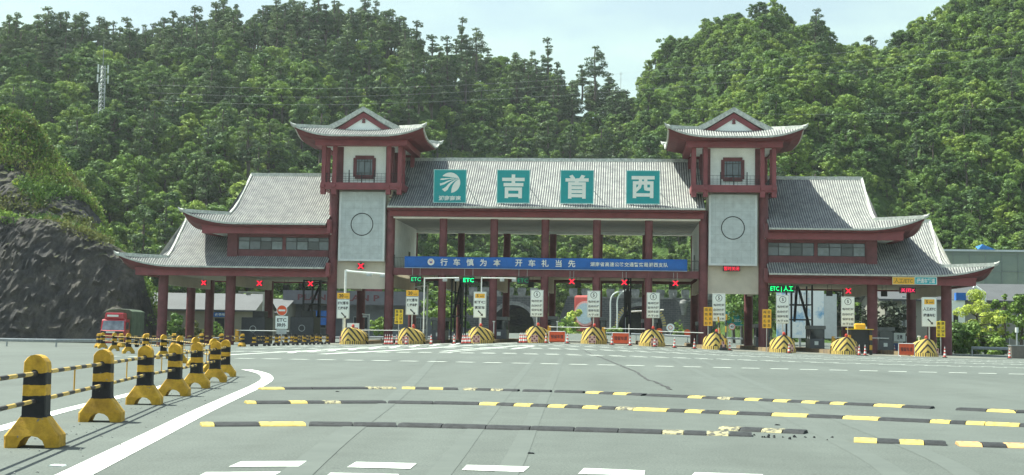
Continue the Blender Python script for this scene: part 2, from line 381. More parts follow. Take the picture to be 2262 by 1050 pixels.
def rockmat():
    m, t, b = nodemat('dark shale rock'); geo = t.nodes.new('ShaderNodeNewGeometry'); P = geo.outputs['Position']
    r1 = ramp(t, tnoise(t, P, .9, 12, .82, (1.3,1.3,.8)).outputs[0], .34, (.030,.027,.030), .68, (.125,.118,.108))
    r3 = ramp(t, tnoise(t, P, .25, 4, .6).outputs[0], .4, (.7,.7,.75), .7, (1.5,1.4,1.25))
    c = mulc(t, r1.outputs[0], r3.outputs[0])
    gr = ramp(t, tnoise(t, P, 2.2, 6, .7).outputs[0], .35, (.030,.045,.012), .7, (.12,.12,.045))
    sx = t.nodes.new('ShaderNodeSeparateXYZ'); t.links.new(geo.outputs['True Normal'], sx.inputs[0])
    ad = t.nodes.new('ShaderNodeMath'); ad.operation = 'ADD'; n2 = tnoise(t, P, .5, 5); 
    ml = t.nodes.new('ShaderNodeMath'); ml.operation = 'MULTIPLY_ADD'; ml.inputs[1].default_value = .6; ml.inputs[2].default_value = -.3; t.links.new(n2.outputs[0], ml.inputs[0])
    t.links.new(sx.outputs[2], ad.inputs[0]); t.links.new(ml.outputs[0], ad.inputs[1])
    rr = ramp(t, ad.outputs[0], .72, (0,0,0), .92, (1,1,1))
    mm = t.nodes.new('ShaderNodeMix'); mm.data_type = 'RGBA'; t.links.new(rr.outputs[0], mm.inputs['Factor']); t.links.new(c, mm.inputs['A']); t.links.new(gr.outputs[0], mm.inputs['B'])
    t.links.new(mm.outputs['Result'], b.inputs['Base Color']); b.inputs['Roughness'].default_value = .9
    bn = t.nodes.new('ShaderNodeBump'); bn.inputs['Strength'].default_value = 1; bn.inputs['Distance'].default_value = .35; t.links.new(tnoise(t, P, 1.8, 10, .8).outputs[0], bn.inputs['Height']); t.links.new(bn.outputs[0], b.inputs['Normal']); return m
tag(cm.build('rock_slope_terrain', rockmat(), recalc=False, smooth=False), kind='structure')
# ------------------------------------------------------------------ roofs
def prof(rings, v):
    vs = [r_[0] for r_ in rings]
    return tuple(float(np.interp(v, vs, [r_[k] for r_ in rings])) for k in (1, 2, 3))
RIB = [(0,0),(.04,.05),(.085,.07),(.13,.05),(.16,0)]
def make_roof(parent, cx, cy, rings, L0, W, mode, beam=None, s=1, amin=0., v_front=1., name='roof', v_side=1., fas=.22, vk=.2, flare=.0):
    """hip-and-gable roof over rings (v, half x, half y, z) about cx, cy. mode: 'both' / 'one' (only the outer end, mirrored by s) / 'none'"""
    def lift(a, v, k):
        rx, ry, z = prof(rings, v); A = rx if k == 'f' else ry
        if mode == 'none': return 0
        q = max(0., (abs(a)-(A-W[0 if k == 'f' else 1]))/W[0 if k == 'f' else 1]); return L0*max(0, 1-v/vk*.75 if v < vk else .25*max(0,1-(v-vk)/(1-vk)*4))*q**2.2
    def fp(a, v, sy):   # front / back slope point
        rx, ry, z = prof(rings, v); return Vector((cx+s*a, cy-sy*ry, z+lift(a, v, 'f')))
    def sp(b, v, sx):
        rx, ry, z = prof(rings, v); return Vector((cx+s*sx*rx, cy+b, z+lift(b, v, 's')))
    def vmax(a, k, vm):
        if mode == 'none' and k == 'f': return vm
        lo_v, hi_v = 0., vm
        R_ = lambda v: prof(rings, v)[0 if k == 'f' else 1]
        if abs(a) <= R_(vm): return vm
        for _ in range(24):
            m_ = (lo_v+hi_v)/2
            if abs(a) <= R_(m_): lo_v = m_
            else: hi_v = m_
        return lo_v
    tl = MB(); NR = 9
    def slope(k, a0, a1, vm, P):
        cols = []; kinds = []; n = max(1, round((a1-a0)/.25)); st = (a1-a0)/n
        for i in range(n):
            for dx, dz in RIB:
                a = a0+i*st+dx
                if a > a1: break
                vv = vmax(a, k, vm)
                if vv < .002: vv = .002
                cols.append([P(a, vv*j/NR)+Vector((0,0,dz)) for j in range(NR+1)]); kinds.append(1 if dx == RIB[-1][0] else 0)
        vv = vmax(a1, k, vm); cols.append([P(a1, max(vv, .002)*j/NR) for j in range(NR+1)])
        m0_ = len(tl.m); tl.grid(cols); tl.m[m0_:] = [kinds[i] for i in range(len(cols)-1) for _ in range(NR)]
    rx0, ry0, z0 = prof(rings, 0)
    fa0 = {'both': -rx0, 'one': amin, 'none': -rx0}[mode]
    for sy in (1, -1): slope('f', fa0, rx0, v_front, lambda a, v, sy=sy: fp(a, v, sy))
    for sx in ({'both': (1,-1), 'one': (1,), 'none': ()}[mode]): slope('s', -ry0, ry0, v_side, lambda b, v, sx=sx: sp(b, v, sx))
    rf = tl.build(name, [tile, panm], parent, recalc=False)
    # eave edge, fascia and soffit
    def eaveline(k, a0, a1, P):
        n = max(4, int((a1-a0)/.4)); return [(a0+(a1-a0)*i/n) for i in range(n+1)]
    def edge(k, a0, a1, P, nrm):
        eav = MB(); sof = MB(); A = eaveline(k, a0, a1, P); top = [P(a)+Vector((0,0,.10))+nrm*.05 for a in A]
        mid = [p+Vector((0,0,-.17)) for p in top]; back = [p-nrm*.14 for p in mid]
        eav.grid([[p-nrm*.14 for p in top], top, mid, back])
        if beam:
            bx, by, bz = beam; lo1 = [p+Vector((0,0,-.02))-nrm*.14 for p in mid]; lo2 = [p+Vector((0,0,-fas))-nrm*.22 for p in mid]
            inner = []
            for a, p in zip(A, lo2):
                if k == 'f': q = Vector((cx+s*max(-bx if mode != 'one' else amin, min(bx, a)), cy-(cy-p.y)/abs(cy-p.y)*by, bz))
                else: q = Vector((cx+(p.x-cx)/abs(p.x-cx)*bx, cy+max(-by, min(by, a)), bz))
                inner.append(q)
            mid2 = [x_.lerp(y_, .5)+Vector((0,0,-.12)) for x_, y_ in zip(lo2, inner)]
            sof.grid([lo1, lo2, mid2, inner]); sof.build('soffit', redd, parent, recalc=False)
        eav.build('eave_tile_edge', tilep, rf, recalc=False)
    for sy in (1, -1): edge('f', fa0, rx0, lambda a, sy=sy: fp(a, 0, sy), Vector((0,-sy,0)))
    for sx in ({'both': (1,-1), 'one': (1,), 'none': ()}[mode]): edge('s', -ry0, ry0, lambda b, sx=sx: sp(b, 0, sx), Vector((s*sx,0,0)))
    # hip ribs and ridge
    def rib(pts, hw, h, tipp=None):
        n = len(pts); rb = MB()
        for i in range(n-1):
            a, b = pts[i], pts[i+1]; d = (b-a); d.z = 0
            if d.length < 1e-4: continue
            nn = Vector((-d.y, d.x, 0)).normalized()*hw
            h0 = h; vs = []
            for p in (a, b): vs += [p-nn-Vector((0,0,.1)), p+nn-Vector((0,0,.1)), p+nn*.7+Vector((0,0,h0)), p-nn*.7+Vector((0,0,h0))]
            rb.add(vs, [(0,1,5,4),(1,2,6,5),(2,3,7,6),(3,0,4,7),(0,3,2,1),(4,5,6,7)])
        if tipp: rb.tube(tipp, [.24,.15,.03], 6)
        rb.build('ridge', tilep, rf)
    vt = 1. if v_front == 1. else 1.
    for sy in (1, -1):
        for sx in ({'both': (1,-1), 'one': (1,), 'none': ()}[mode]):
            vs_ = [vk*i/8 for i in range(9)]; pts = []
            for v in vs_:
                rx, ry, z = prof(rings, v); pts.append(fp(sx*rx, v, sy))
            d = (pts[0]-pts[1]).normalized(); tip = [pts[0]+Vector((d.x, d.y, .25))*.3, pts[0]+Vector((d.x, d.y, .5))*.5]
            rib(pts, .17, .26, [pts[0]+Vector((0,0,.08)), tip[0]+Vector((0,0,.12)), tip[1]+Vector((0,0,.18))])
            if v_front == 1.:
                pts = [fp(sx*prof(rings, vk+(1-vk)*i/5)[0], vk+(1-vk)*i/5, sy) for i in range(6)]; rib(pts, .15, .22)
    if v_front == 1.:
        rx, ry, z = prof(rings, 1); a0 = {'both': -rx, 'one': amin, 'none': -rx}[mode]
        n = 24; rib([Vector((cx+s*(a0+(rx-a0)*i/n), cy, z+random.uniform(-.02,.02))) for i in range(n+1)], .2, .28)
    return rf
def conc(z0, z1, k=.25, n=8, r=None):
    return [(i/n, z0+(z1-z0)*((1-k)*i/n+k*(i/n)**2)) for i in range(n+1)]
def rings_for(rx0, rxk, rx1, ry0, vk, z0, z1, kk=.25):
    out_ = []
    for v in sorted(set([0, vk/2, vk]+[vk+(1-vk)*i/6 for i in range(1, 7)])):
        rx = rx0+(rxk-rx0)*v/vk if v <= vk else rxk+(rx1-rxk)*(1-(1-(v-vk)/(1-vk))**1.35)
        out_.append((v, rx, ry0*(1-v), z0+(z1-z0)*((1-kk)*v+kk*v*v)))
    return out_
# ------------------------------------------------------------------ the toll gate building
B = thing('toll_gate_building', (0,0,0), 'red columned Chinese style toll gate with grey tiled roofs and two towers spanning the road', 'toll gate')
YR = 15.26
def column(x, y, r, z1, z0=None, m=red):
    mb = MB(); zb = (g(x, y)-.1) if z0 is None else z0
    mb.lathe([(r*1.0, zb), (r, z1)], 20, (x, y, 0))
    return mb.build('column', m, B, smooth=True)
for i in range(-2, 3): column(i*5.4, 0, .41, 13.15)
for i in range(-2, 3): column(i*5.4, YR, .41, 13.1)
for s in (-1, 1):
    for y in (0, YR): column(s*16.45, y, .47, 14.2); column(s*22.6, y, .5, 16.2)
    for x in (33.4, 40.8):
        column(s*(x+.2), 0, .52, 6.9)
    for x in (33.7, 40.9, 43.2): column(s*x, YR, .52, 6.9)
# main hall
make_roof(B, 0, 7.6, [(v, 16.5, 9.7*(1-v), z) for v, z in conc(14.15, 20.4, .22)], 0, (1,1), 'none', beam=(16.2, 8.5, 14.0), name='main_roof')
mb = MB(); mb.box(-16.4,16.4,-1.0,-.45,13.30,13.98).box(-16.4,16.4,-1.12,-.42,13.98,14.10); mb.build('front_beam', redl, B)
mb = MB(); mb.box(-16.1,16.1,-.42,.42,13.12,13.28).box(-16.1,16.1,14.8,15.7,12.78,13.12); mb.build('lintel', white, B)
mb = MB(); mb.box(-16.1,16.1,.42,14.8,13.13,13.5); mb.build('upper_ceiling', mat('shade grey ceiling', (.36,.36,.34), .9, .06, 1), B)  # shade on the ceiling underside is put into this grey
mb = MB(); mb.box(-16.4,16.4,15.7,16.3,13.2,14.1); mb.build('rear_beam', redl, B)
mb = MB(); mb.box(-15.98,15.98,-.36,.30,7.12,7.88).box(-15.98,15.98,15.0,15.5,7.12,7.88); mb.build('gallery_beam', red, B)
mb = MB(); mb.box(-15.98,15.98,.30,15.0,7.45,7.86); mb.build('gallery_floor', beige, B)
for i in range(-2, 3): MB().box(i*5.4-.2,i*5.4+.2,.42,14.86,5.85,7.44).build('cross_beam', beige, B)
for x in (-22.6,-16.3,16.3,22.6): MB().box(x-.2,x+.2,.52,14.8,5.85,7.1).build('cross_beam', beige, B)
mb = MB()
for x in np.arange(-15.9, 15.95, .16): mb.box(x-.012,x+.012,-.32,-.29,7.88,8.92)
for x in np.arange(-15.9, 15.95, 3.6): mb.box(x-.035,x+.035,-.34,-.27,7.88,9.25)
for z in (8.0, 8.9): mb.box(-15.96,15.96,-.33,-.28,z,z+.05)
mb.build('gallery_railing', dark, B)
for s in (-1, 1):   # white inner side walls of the towers
    mb = MB(); mb.box(min(s*16.1,s*16.35),max(s*16.1,s*16.35),.5,YR-.4,7.9,14); mb.build('tower_side_wall', white, B)
    mb = MB(); mb.box(min(s*16.05,s*16.10),max(s*16.05,s*16.10),9.6,10.6,7.9,10.2); mb.build('service_door', dark, B)
# towers
def tower(s):
    cx = s*19.42
    mb = MB(); mb.box(cx-2.44,cx+2.44,-.62,-.2,8.57,15.86); mb.build('stone_panel', greyp, B)
    mb = MB()
    for x0, x1, z0, z1 in ((-2.47,-2.25,8.5,15.8),(2.25,2.47,8.5,15.8),(-2.25,2.25,8.5,8.72)): mb.box(cx+x0,cx+x1,-.68,-.2,z0,z1)
    mb.build('panel_edge', greyl, B)
    ringpts(cx, 12.4, 1.12, 1.22, -.635).build('ring_groove', dark, B, recalc=False)
    mb = MB()
    for z in np.arange(9.3, 15.6, .8): mb.box(cx-2.24,cx+2.24,-.625,-.6,z,z+.012)
    for x in np.arange(-1.8, 2, .9): mb.box(cx+x,cx+x+.012,-.6235,-.6,8.73,15.7)
    mb.build('panel_joint_lines', mat('panel joint', (.27,.31,.31)), B)
    mb = MB(); mb.box(cx-2.7,cx+2.7,.1,.4,5.6,16.4).box(cx-2.7,cx+2.7,.4,4.4,9.2,9.5); mb.build('tower_wall', beige, B)
    mb = MB(); mb.box(cx-2.7,cx+2.7,14.4,15.1,6.6,9.).box(cx-2.7,cx+2.7,.4,14.4,7.1,7.4); mb.build('rear_wall', beige, B)
    # gallery with balcony
    Z0 = 16.1
    mb = MB(); mb.box(cx-4.35,cx+4.35,-1.75,-1.15,Z0-.1,Z0+.62); 
    for sx in (-1, 1): mb.box(min(cx+sx*4.35,cx+sx*3.85),max(cx+sx*4.35,cx+sx*3.85),-1.15,6.2,Z0-.1,Z0+.62)
    mb.box(cx-4.35,cx+4.35,6.2,6.7,Z0-.1,Z0+.62)
    for px_ in (-4.07,-2.9,2.9,4.07):
        mb.box(cx+px_-.24,cx+px_+.24,-1.8,-1.2,Z0-.62,Z0-.1)
        for py in (-1.95,): mb.box(cx+px_-.2,cx+px_+.2,py,-1.75,Z0+.1,Z0+.42)
    mb.build('balcony_beam', redl, B)
    mb = MB(); mb.box(cx-3.85,cx+3.85,-1.15,6.2,Z0+.0,Z0+.3); mb.build('balcony_floor', beige, B)
    for px_ in (-4.07,-2.9,2.9,4.07):
        for py in ((-1.45, 6.4)): MB().box(cx+px_-.21,cx+px_+.21,py-.2,py+.2,Z0+.62,20.7).build('balcony_post', redl, B)
    for sx in (-1, 1): MB().box(cx+sx*4.07-.2,cx+sx*4.07+.2,.3,.7,Z0+.62,20.7).build('balcony_post', redl, B)
    mb = MB(); mb.box(cx-2.3,cx+2.3,0.,4.9,Z0+.3,20.74); mb.build('upper_room_wall', white, B)
    for sx in (-1, 1):
        
        for ya, yb in ((-.08,.7),(4.2,5.)): MB().box(min(cx+sx*2.3,cx+sx*3.1),max(cx+sx*2.3,cx+sx*3.1),ya,yb,Z0+.3,20.74).build('pilaster', red, B)
    # window with notched frame
    wz = 18.55; f = MB()
    o_ = [(-1.2,-1.0),(-1.0,-1.0),(-1.0,-1.25),(1.0,-1.25),(1.0,-1.0),(1.2,-1.0),(1.2,1.0),(1.0,1.0),(1.0,1.25),(-1.0,1.25),(-1.0,1.0),(-1.2,1.0)]
    f.box(cx-1.2,cx-.85,-.16,0,wz-1.0,wz+1.0).box(cx+.85,cx+1.2,-.16,0,wz-1.0,wz+1.0).box(cx-1.0,cx+1.0,-.18,0,wz+.85,wz+1.25).box(cx-1.0,cx+1.0,-.18,0,wz-1.25,wz-.85)
    fr = f.build('window', red, B)
    MB().box(cx-.86,cx+.86,-.05,-.01,wz-.86,wz+.86).build('pane', glas, fr)
    f = MB()
    for x in (-.62,.62,0): f.box(cx+x-.03,cx+x+.03,-.1,-.05,wz-.86,wz+.86)
    for z in (-.6,.6): f.box(cx-.86,cx+.86,-.11,-.05,wz+z-.03,wz+z+.03)
    for x in (-.3,.3): f.box(cx+x-.025,cx+x+.025,-.1,-.05,wz+.6,wz+.86)
    f.build('sash', dark, fr)
    # railing
    f = MB()
    for z in (16.95, 17.15, 17.35, 17.72): f.box(cx-3.85,cx+3.85,-1.42,-1.4,z,z+.025)
    for x in np.arange(-3.8, 3.85, .42): f.box(cx+x-.01,cx+x+.01,-1.42,-1.4,16.75,17.72)
    for x in (-1.35, 0., 1.35): f.box(cx+x-.05,cx+x+.05,-1.46,-1.36,16.7,18.1 if x else 17.8)
    for sx in (-1, 1):
        for y in np.arange(-1.1, 6, .5): f.box(cx+sx*4.07-.02,cx+sx*4.07+.02,y-.02,y+.02,16.7,17.9)
        f.box(cx+sx*4.07-.02,cx+sx*4.07+.02,-1.2,6.2,17.8,17.85)
    f.build('balcony_railing', dark, B)
    # eaves beam and ceiling
    f = MB(); f.box(cx-4.87,cx+4.87,-2.3,-1.5,20.58,21.2); f.box(cx-4.87,cx+4.87,6.1,6.9,20.58,21.2)
    for sx in (-1, 1): f.box(min(cx+sx*4.87,cx+sx*4.2),max(cx+sx*4.87,cx+sx*4.2),-1.5,6.1,20.58,21.2)
    f.box(cx-4.95,cx+4.95,-2.38,-2.3,21.05,21.22)
    f.build('tower_beam', redl, B)
    MB().box(cx-4.2,cx+4.2,-1.5,6.1,20.75,21.1).build('tower_ceiling', white, B)
    rings = [(0,6.8,5.9,21.42),(.15,5.2,4.8,21.85),(.3,3.9,3.4,22.38),(.31,3.86,3.4,22.42),(.55,2.35,3.4,23.3),(.8,.98,3.4,24.1),(1.,.0,3.4,24.65)]
    make_roof(B, cx, 2.3, rings, .95, (4.4,4.2), 'both', beam=(4.87, 4.5, 21.2), v_front=.3, name='tower_roof', vk=.3, fas=.15)
    # gable
    for sy in (1, -1):
        y = 2.3-sy*3.3; f = MB(); f.prism([(cx-2.1,22.4),(cx+2.1,22.4),(cx,23.9)], y-.06, y+.06); f.build('gable_wall', white, B)
        f = MB()
        for sx in (-1, 1):
            f.prism([(cx+sx*3.0,22.45),(cx+sx*2.0,22.45),(cx,23.72),(cx,24.28)], y-.2*sy, y-.06*sy)
        f.build('gable_board', redl, B)
        f = MB()
        for sx in (-1, 1):
            pr = [(4.0,22.42),(2.35,23.25),(.98,24.05),(0,24.6)]; 
            f.prism([(cx+sx*a, b+.28) for a, b in pr]+[(cx+sx*a*.93, b-.22) for a, b in pr[::-1]], y-.42*sy, y-.2*sy)
        f.build('gable_verge', tilep, B)
        f = MB(); f.lathe([(.16,23.15),(.2,23.25),(.13,23.38),(.2,23.5),(.05,23.65)], 8, (cx, y-.14*sy, 0)); f.build('gable_ornament', red, B)
tower(-1); tower(1)
def wing(s):
    X = lambda a, b: (min(s*a, s*b), max(s*a, s*b))
    make_roof(B, 0, 7.6, rings_for(38.3, 33.7, 34.0, 10.1, .16, 12.2, 18.55), 1.25, (6.0,5.), 'one', v_side=.16, beam=(36.4, 9.3, 12.1), s=s, amin=22.9, name='upper_wing_roof', vk=.16, fas=.2)
    make_roof(B, 0, 7.6, rings_for(45.1, 40.3, 41.2, 10.1, .14, 7.6, 13.95), 1.15, (6.4,5.), 'one', v_side=.14, beam=(43.5, 9.3, 7.55), s=s, amin=22.9, name='lower_wing_roof', vk=.14, fas=.2)
    def beamring(bx, z0, z1, nm):
        f = MB(); f.box(*X(22.7, bx), -1.7,-1.15,z0,z1).box(*X(22.7, bx), 16.3,16.9,z0,z1).box(*X(bx-.6, bx), -1.15,16.3,z0,z1)
        f.box(*X(22.7, bx+.08), -1.78,-1.7,z1-.16,z1+.02); f.build(nm, redl, B)
    beamring(36.4, 11.22, 12.1, 'upper_wing_beam'); beamring(43.5, 6.7, 7.5, 'lower_wing_beam')
    MB().box(*X(22.7,35.8),-1.15,16.3,11.3,11.6).build('upper_soffit_ceiling', white, B)
    MB().box(*X(22.7,42.9),-1.15,16.3,6.85,7.1).build('wing_ceiling', beige, B)
    for x in (33.5, 40.9): MB().box(*X(x-.2,x+.2),.5,15.,5.75,6.85).build('cross_beam', beige, B)
    for zb_, xr_, zt_ in ((13.1, 33.75, 18.2), (8.4, 40.5, 13.6)):
        f = MB(); f.add([(s*xr_, 7.6-8.4, zb_),(s*xr_, 7.6+8.4, zb_),(s*(xr_+.1), 7.6, zt_)], [(0,1,2)]); f.build('gable_end_wall', white, B, recalc=False)
    # upper storey
    f = MB(); f.box(*X(22.9,33.6),.0,.2,8.,9.62).box(*X(22.9,33.6),.0,.2,10.98,11.3).box(*X(22.9,33.6),15,15.2,8.,11.3).box(*X(33.3,33.6),.2,15,8.,11.3)
    f.box(*X(27.75,28.1),.0,.2,9.62,10.98).box(*X(32.9,33.6),.0,.2,9.62,10.98)
    f.build('upper_storey_wall', red, B)
    f = MB(); f.box(*X(33.0,34.1),-.12,.9,8.,11.3); f.build('corner_pilaster', red, B)
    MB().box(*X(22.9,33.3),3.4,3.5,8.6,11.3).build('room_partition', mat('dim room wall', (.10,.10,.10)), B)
    for a, b in ((22.95,27.75),(28.1,32.9)):
        n = 4; wd = (b-a)/n; f = MB(); f.box(*X(a,b),.02,.1,10.5,10.56).box(*X(a,b),.02,.1,9.62,9.68).box(*X(a,b),.02,.1,10.92,10.98)
        for i in range(n+1): f.box(*X(a+i*wd-.04,a+i*wd+.04),.015,.105,9.62,10.98)
        fr = f.build('window', dark, B)
        for i in range(n):
            m_ = [glas, dkgl, mat('pale grey glass', (.20,.23,.24), .15, .2, 1.5)][[0,1,2,0,2,1,0,2][(i+(4 if a > 25 else 0)+(s > 0)*3) % 8]]  # pane tones vary: blue grey, dark and pale grey
            MB().box(*X(a+i*wd+.04,a+(i+1)*wd-.04),.05,.07,9.68,10.5).build('pane', m_, fr)
            MB().box(*X(a+i*wd+.04,a+(i+1)*wd-.04),.05,.07,10.56,10.92).build('pane', glas if i % 2 else dkgl, fr)
wing(-1); wing(1)
for s in (-1, 1):   # pale end tile returns by the towers
    for z0, z1 in ((11.3,12.75),(6.8,8.2)):
        MB().box(min(s*22.45,s*22.8),max(s*22.45,s*22.8),-2.3,-1.5,z0,z1).build('beam_end', redl if s<0 else red, B)
# ------------------------------------------------------------------ signs on the building
def panel_sign(name, c, wd, ht, m, edge, label, cat, group=None, y=0, th=.08, ew=.06, stand=None):
    t = thing(name, (c.x, c.y, c.z), label, cat, group)
    MB().box(-wd/2,wd/2,0,th,-ht/2,ht/2).build('board', m, t, bevel=.02)
    f = MB()
    for x0, x1, z0, z1 in ((-wd/2,wd/2,ht/2-ew,ht/2),(-wd/2,wd/2,-ht/2,-ht/2+ew),(-wd/2,-wd/2+ew,-ht/2+ew,ht/2-ew),(wd/2-ew,wd/2,-ht/2+ew,ht/2-ew)): f.box(x0,x1,-.02,-.003,z0,z1)
    f.build('border', edge, t)
    return t
for i, (px, ch, lb) in enumerate(((994,None,'teal square sign with white striped globe emblem standing on the tiled roof'),(1134,'吉','teal square roof sign with white character, beside the emblem sign'),(1274.5,'首','teal square roof sign, middle of the three with one big character'),(1420.5,'西','teal square roof sign standing next to the second tower'))):
    c = at(px, 411.5+(px-994)*.006, -1.3); hw = 1.74
    t = panel_sign('roof_sign', c, 3.48, 3.52, signg, mat('pale cyan edge', (.42,.70,.66)), lb, 'sign', 'square teal signs on the main roof', ew=.07)
    f = MB()
    for x in (-1.3, 1.15):
        f.box(x,x+.06,.05,.15,-2.05,-1.7).box(x+.25,x+.31,.05,.15,-2.1,-1.7).box(x-.02,x+.33,.04,.16,-1.9,-1.84)
        f.tube([(x+.15,.1,-1.6),(x+.15,2.6,-.6)], .04, 6).tube([(x+.15,.1,1.4),(x+.15,4.,.5)], .04, 6)
    f.build('bracket', dark, t)
    if ch: text([(ch, 0, .02, 2.5, None, .035)], t, lwhite, -.01)
    else:
        text([('湖南高速', 0, -1.27, .52, 2.35, .03)], t, lwhite, -.01)
        # striped globe emblem
        mb = MB(); rr = 1.08; cz = .36
        def disc_poly(cond):
            n = 90
            for i in range(n):
                z0 = cz-rr+2*rr*i/n; z1 = cz-rr+2*rr*(i+1)/n; zm = (z0+z1)/2; hwid = math.sqrt(max(0, rr*rr-(zm-cz)**2)); m_ = 90; run = None
                for k in range(m_+1):
                    x = -hwid+2*hwid*k/m_
                    ok = k < m_ and cond(x/rr, (zm-cz)/rr)
                    if ok and run is None: run = x
                    if not ok and run is not None:
                        mb.add([(run,-.011,z0),(x,-.011,z0),(x,-.011,z1),(run,-.011,z1)], [(0,1,2,3)]); run = None
        def cond(x, z):   # sweeping gaps fan out from the right upper rim towards lower left
            dx, dz = 1.05-x, .42-z; r_ = math.hypot(dx, dz)+1e-6
            for a0, wd_, cv in ((.98,.12,.50),(.55,.07,.36),(.28,.06,.26),(.06,.05,.16)):
                ang = math.atan2(dz, dx); aa = a0*(.35+.65*min(1, r_/1.7))+0
                if abs(ang-aa+.12) < wd_*min(1.3, .25+r_*.55): return False
            return True
        disc_poly(cond); mb.build('emblem', lwhite, t, recalc=False)
# banner
t = thing('road_safety_banner', (0,-.62,7.9), 'long blue banner with white characters hung along the gallery railing', 'banner')
mb = MB(); n = 60; rows = []
for z in (0, .3, .6, .9, 1.16): rows.append([(-14.77+29.54*i/n, -.03*math.sin(i*.9)-.02*math.sin(i*2.3), z*1.0+.02*math.sin(i*.35)-(.03 if z == 0 else 0)) for i in range(n+1)])
mb.grid(rows); b_ = mb.build('cloth', signb, t, recalc=False, smooth=True)
so = b_.modifiers.new('solid', 'SOLIDIFY'); so.thickness = .02
MB().box(-14.77,14.77,-.06,.02,-.06,-.01).build('hem', mat('pale banner hem', (.45,.55,.65)), t)
def bx(px): return at(px, 583, -.66).x
items = [(c, bx(px), .60, .78, None, .02) for c, px in zip('行车慎为本开车礼当先', (981,1009,1038.5,1068,1098,1146,1175,1204,1234,1263))]
items += [(c, bx(1309+i*10.75), .57, .47, None, .02) for i, c in enumerate('湖南省高速公路交通警察局湘西支队')]
text(items, t, lwhite, -.08)
f = MB(); ex = bx(952); f.tube([(ex,-.10,.6),(ex,-.07,.6)], .36, 20); f.build('badge', lwhite, t)
ringpts(ex, .64, .16, .2, -.112, 20).build('badge_ring', ored, t, recalc=False)
f = MB(); f.prism([(ex-.12,.66),(ex+.12,.66),(ex+.09,.52),(ex,.46),(ex-.09,.52)], -.115, -.101); f.build('shield', signb, t)
# ------------------------------------------------------------------ lane signals and LED boards
def led(px, py, Y, wd, ht, s, m, label, name='lane_signal', off=False, size=None, hang=.8, group='lane signals under the gate'):
    if s == 'X': wd *= .84; ht *= .84
    c = at(px, py, Y); t = thing(name, c, label, 'lane signal', group)
    MB().box(-wd/2,wd/2,0,.22,-ht/2,ht/2).build('housing', dark, t)
    f = MB()
    for x in (-wd*.35, wd*.35): f.box(x-.02,x+.02,.08,.12,ht/2,ht/2+hang)
    f.build('hanger', steel, t)
    if s == 'X':
        f = MB(); k = .4
        for sg in (1, -1):
            f.add([(-k*wd+.0,-.01,-sg*k*ht),(-k*wd+.12*wd,-.01,-sg*k*ht-.0),(k*wd,-.01,sg*k*ht),(k*wd-.12*wd,-.01,sg*k*ht)], [(0,1,2,3)])
            f.box(0,0.001,-.01,-.009,0,.001)
        mb2 = MB()
        for sg in (1, -1):
            for i in range(9):
                q = -1+2*i/8
                for e in (-.09, .09): mb2.box(q*k*wd+e*wd-.045*wd*1.3,q*k*wd+e*wd+.045*wd*1.3,-.03,-.001,sg*q*k*ht-.05*ht,sg*q*k*ht+.05*ht)
        mb2.build('cross', m, t)
    else: text([(s, 0, 0, size or ht*.8, wd*.88, .0)], t, m, -.015, 'lettering')
    return t
for px, py, lb, w_ in ((450,625,'red cross lane signal between the two end columns near the rock slope',.62),(573,626,'red cross lane signal beside the beige hanging panel near the dark booths',.68),(686,627,'red cross lane signal over the lane next to the grey tower column',.62),
        (797,588,'red cross lane signal under the blank stone panel tower',.72),(1263,622,'red cross lane signal over the lane with the first orange board',.66),(1379,624,'red cross lane signal over the lane with the second orange board',.66),(1492,626,'red cross lane signal in front of the bull head wall',.66),(1874,643,'red cross lane signal by the painted billboard',.66)):
    led(px, py, -.5, w_, w_*1.05, 'X', LEDR, lb)
led(919, 617, -.5, 1.15, .72, 'ETC', mat('pale green LED', (.02,.75,.25), emit=.5), 'dim green ETC lane display next to the tower column')
led(1035, 619, -.5, 1.25, .74, 'ETC', LEDG, 'brightest green ETC lane display below the banner')
led(1155, 620, -.5, 1.25, .74, 'ETC', LEDD, 'unlit dark ETC lane display before the tunnel mouth')
led(1727, 638.5, -.5, 2.6, .74, 'ETC | 人工', mat('fine green LED', (0,1,.22), emit=1.1), size=.62, label= 'wide green lane display reading ETC and staffed')
led(2005, 641.5, -.5, 1.6, .6, '关闭X', mat('soft red LED', (.9,.03,.12), emit=.9), 'wide red closed lane display under the last wing')
led(1616, 593.5, -.75, 1.75, .55, '暂时关闭', LEDR, 'wide red text display under the tower panel')
for px, py, lb in ((964,627,'black'),(1072,628,'black'),(1173,630,'black'),(1277,631,'black'),(1383,634,'black'),(1484,635,'black'),(1591,636,'black'),(1694,650,'black'),(1832,649,'black'),(1953,650,'black'),(632,636,'black')):
    c = at(px, py, 3.); t = thing('lane_scanner', c, 'square black scanner box hanging over a toll lane', 'scanner', 'black scanner boxes over the lanes')
    MB().box(-.3,.3,-.2,.2,-.25,.3).build('housing', dark, t, bevel=.02)
    f = MB()
    for x in (-.2,.2): f.box(x-.015,x+.015,-.02,.02,.3,.9)
    f.build('hanger', dark, t)
for px, s_, m_, e_, lb in ((1996,'人工/ETC',signo,mat('cream edge', (.7,.6,.35)),'orange oblong lane name sign under the last eave'),(2045,'绿通车辆道',mat('cyan sheet', (.03,.42,.48)),lwhite,'cyan oblong lane name sign under the last eave')):
    c = at(px, 620.5, -2.45); t = panel_sign('lane_name_sign', c, 2.2, .78, m_, e_, lb, 'sign')
    text([(s_, 0, 0, .5, 1.8, .02)], t, mat('dull amber lettering', (.30,.20,.04)) if m_ is signo else lwhite, -.02)
    f = MB()
    for x in (-.5,.5): f.box(x-.03,x+.03,.02,.06,.39,.75)
    f.build('hanger', steel, t)
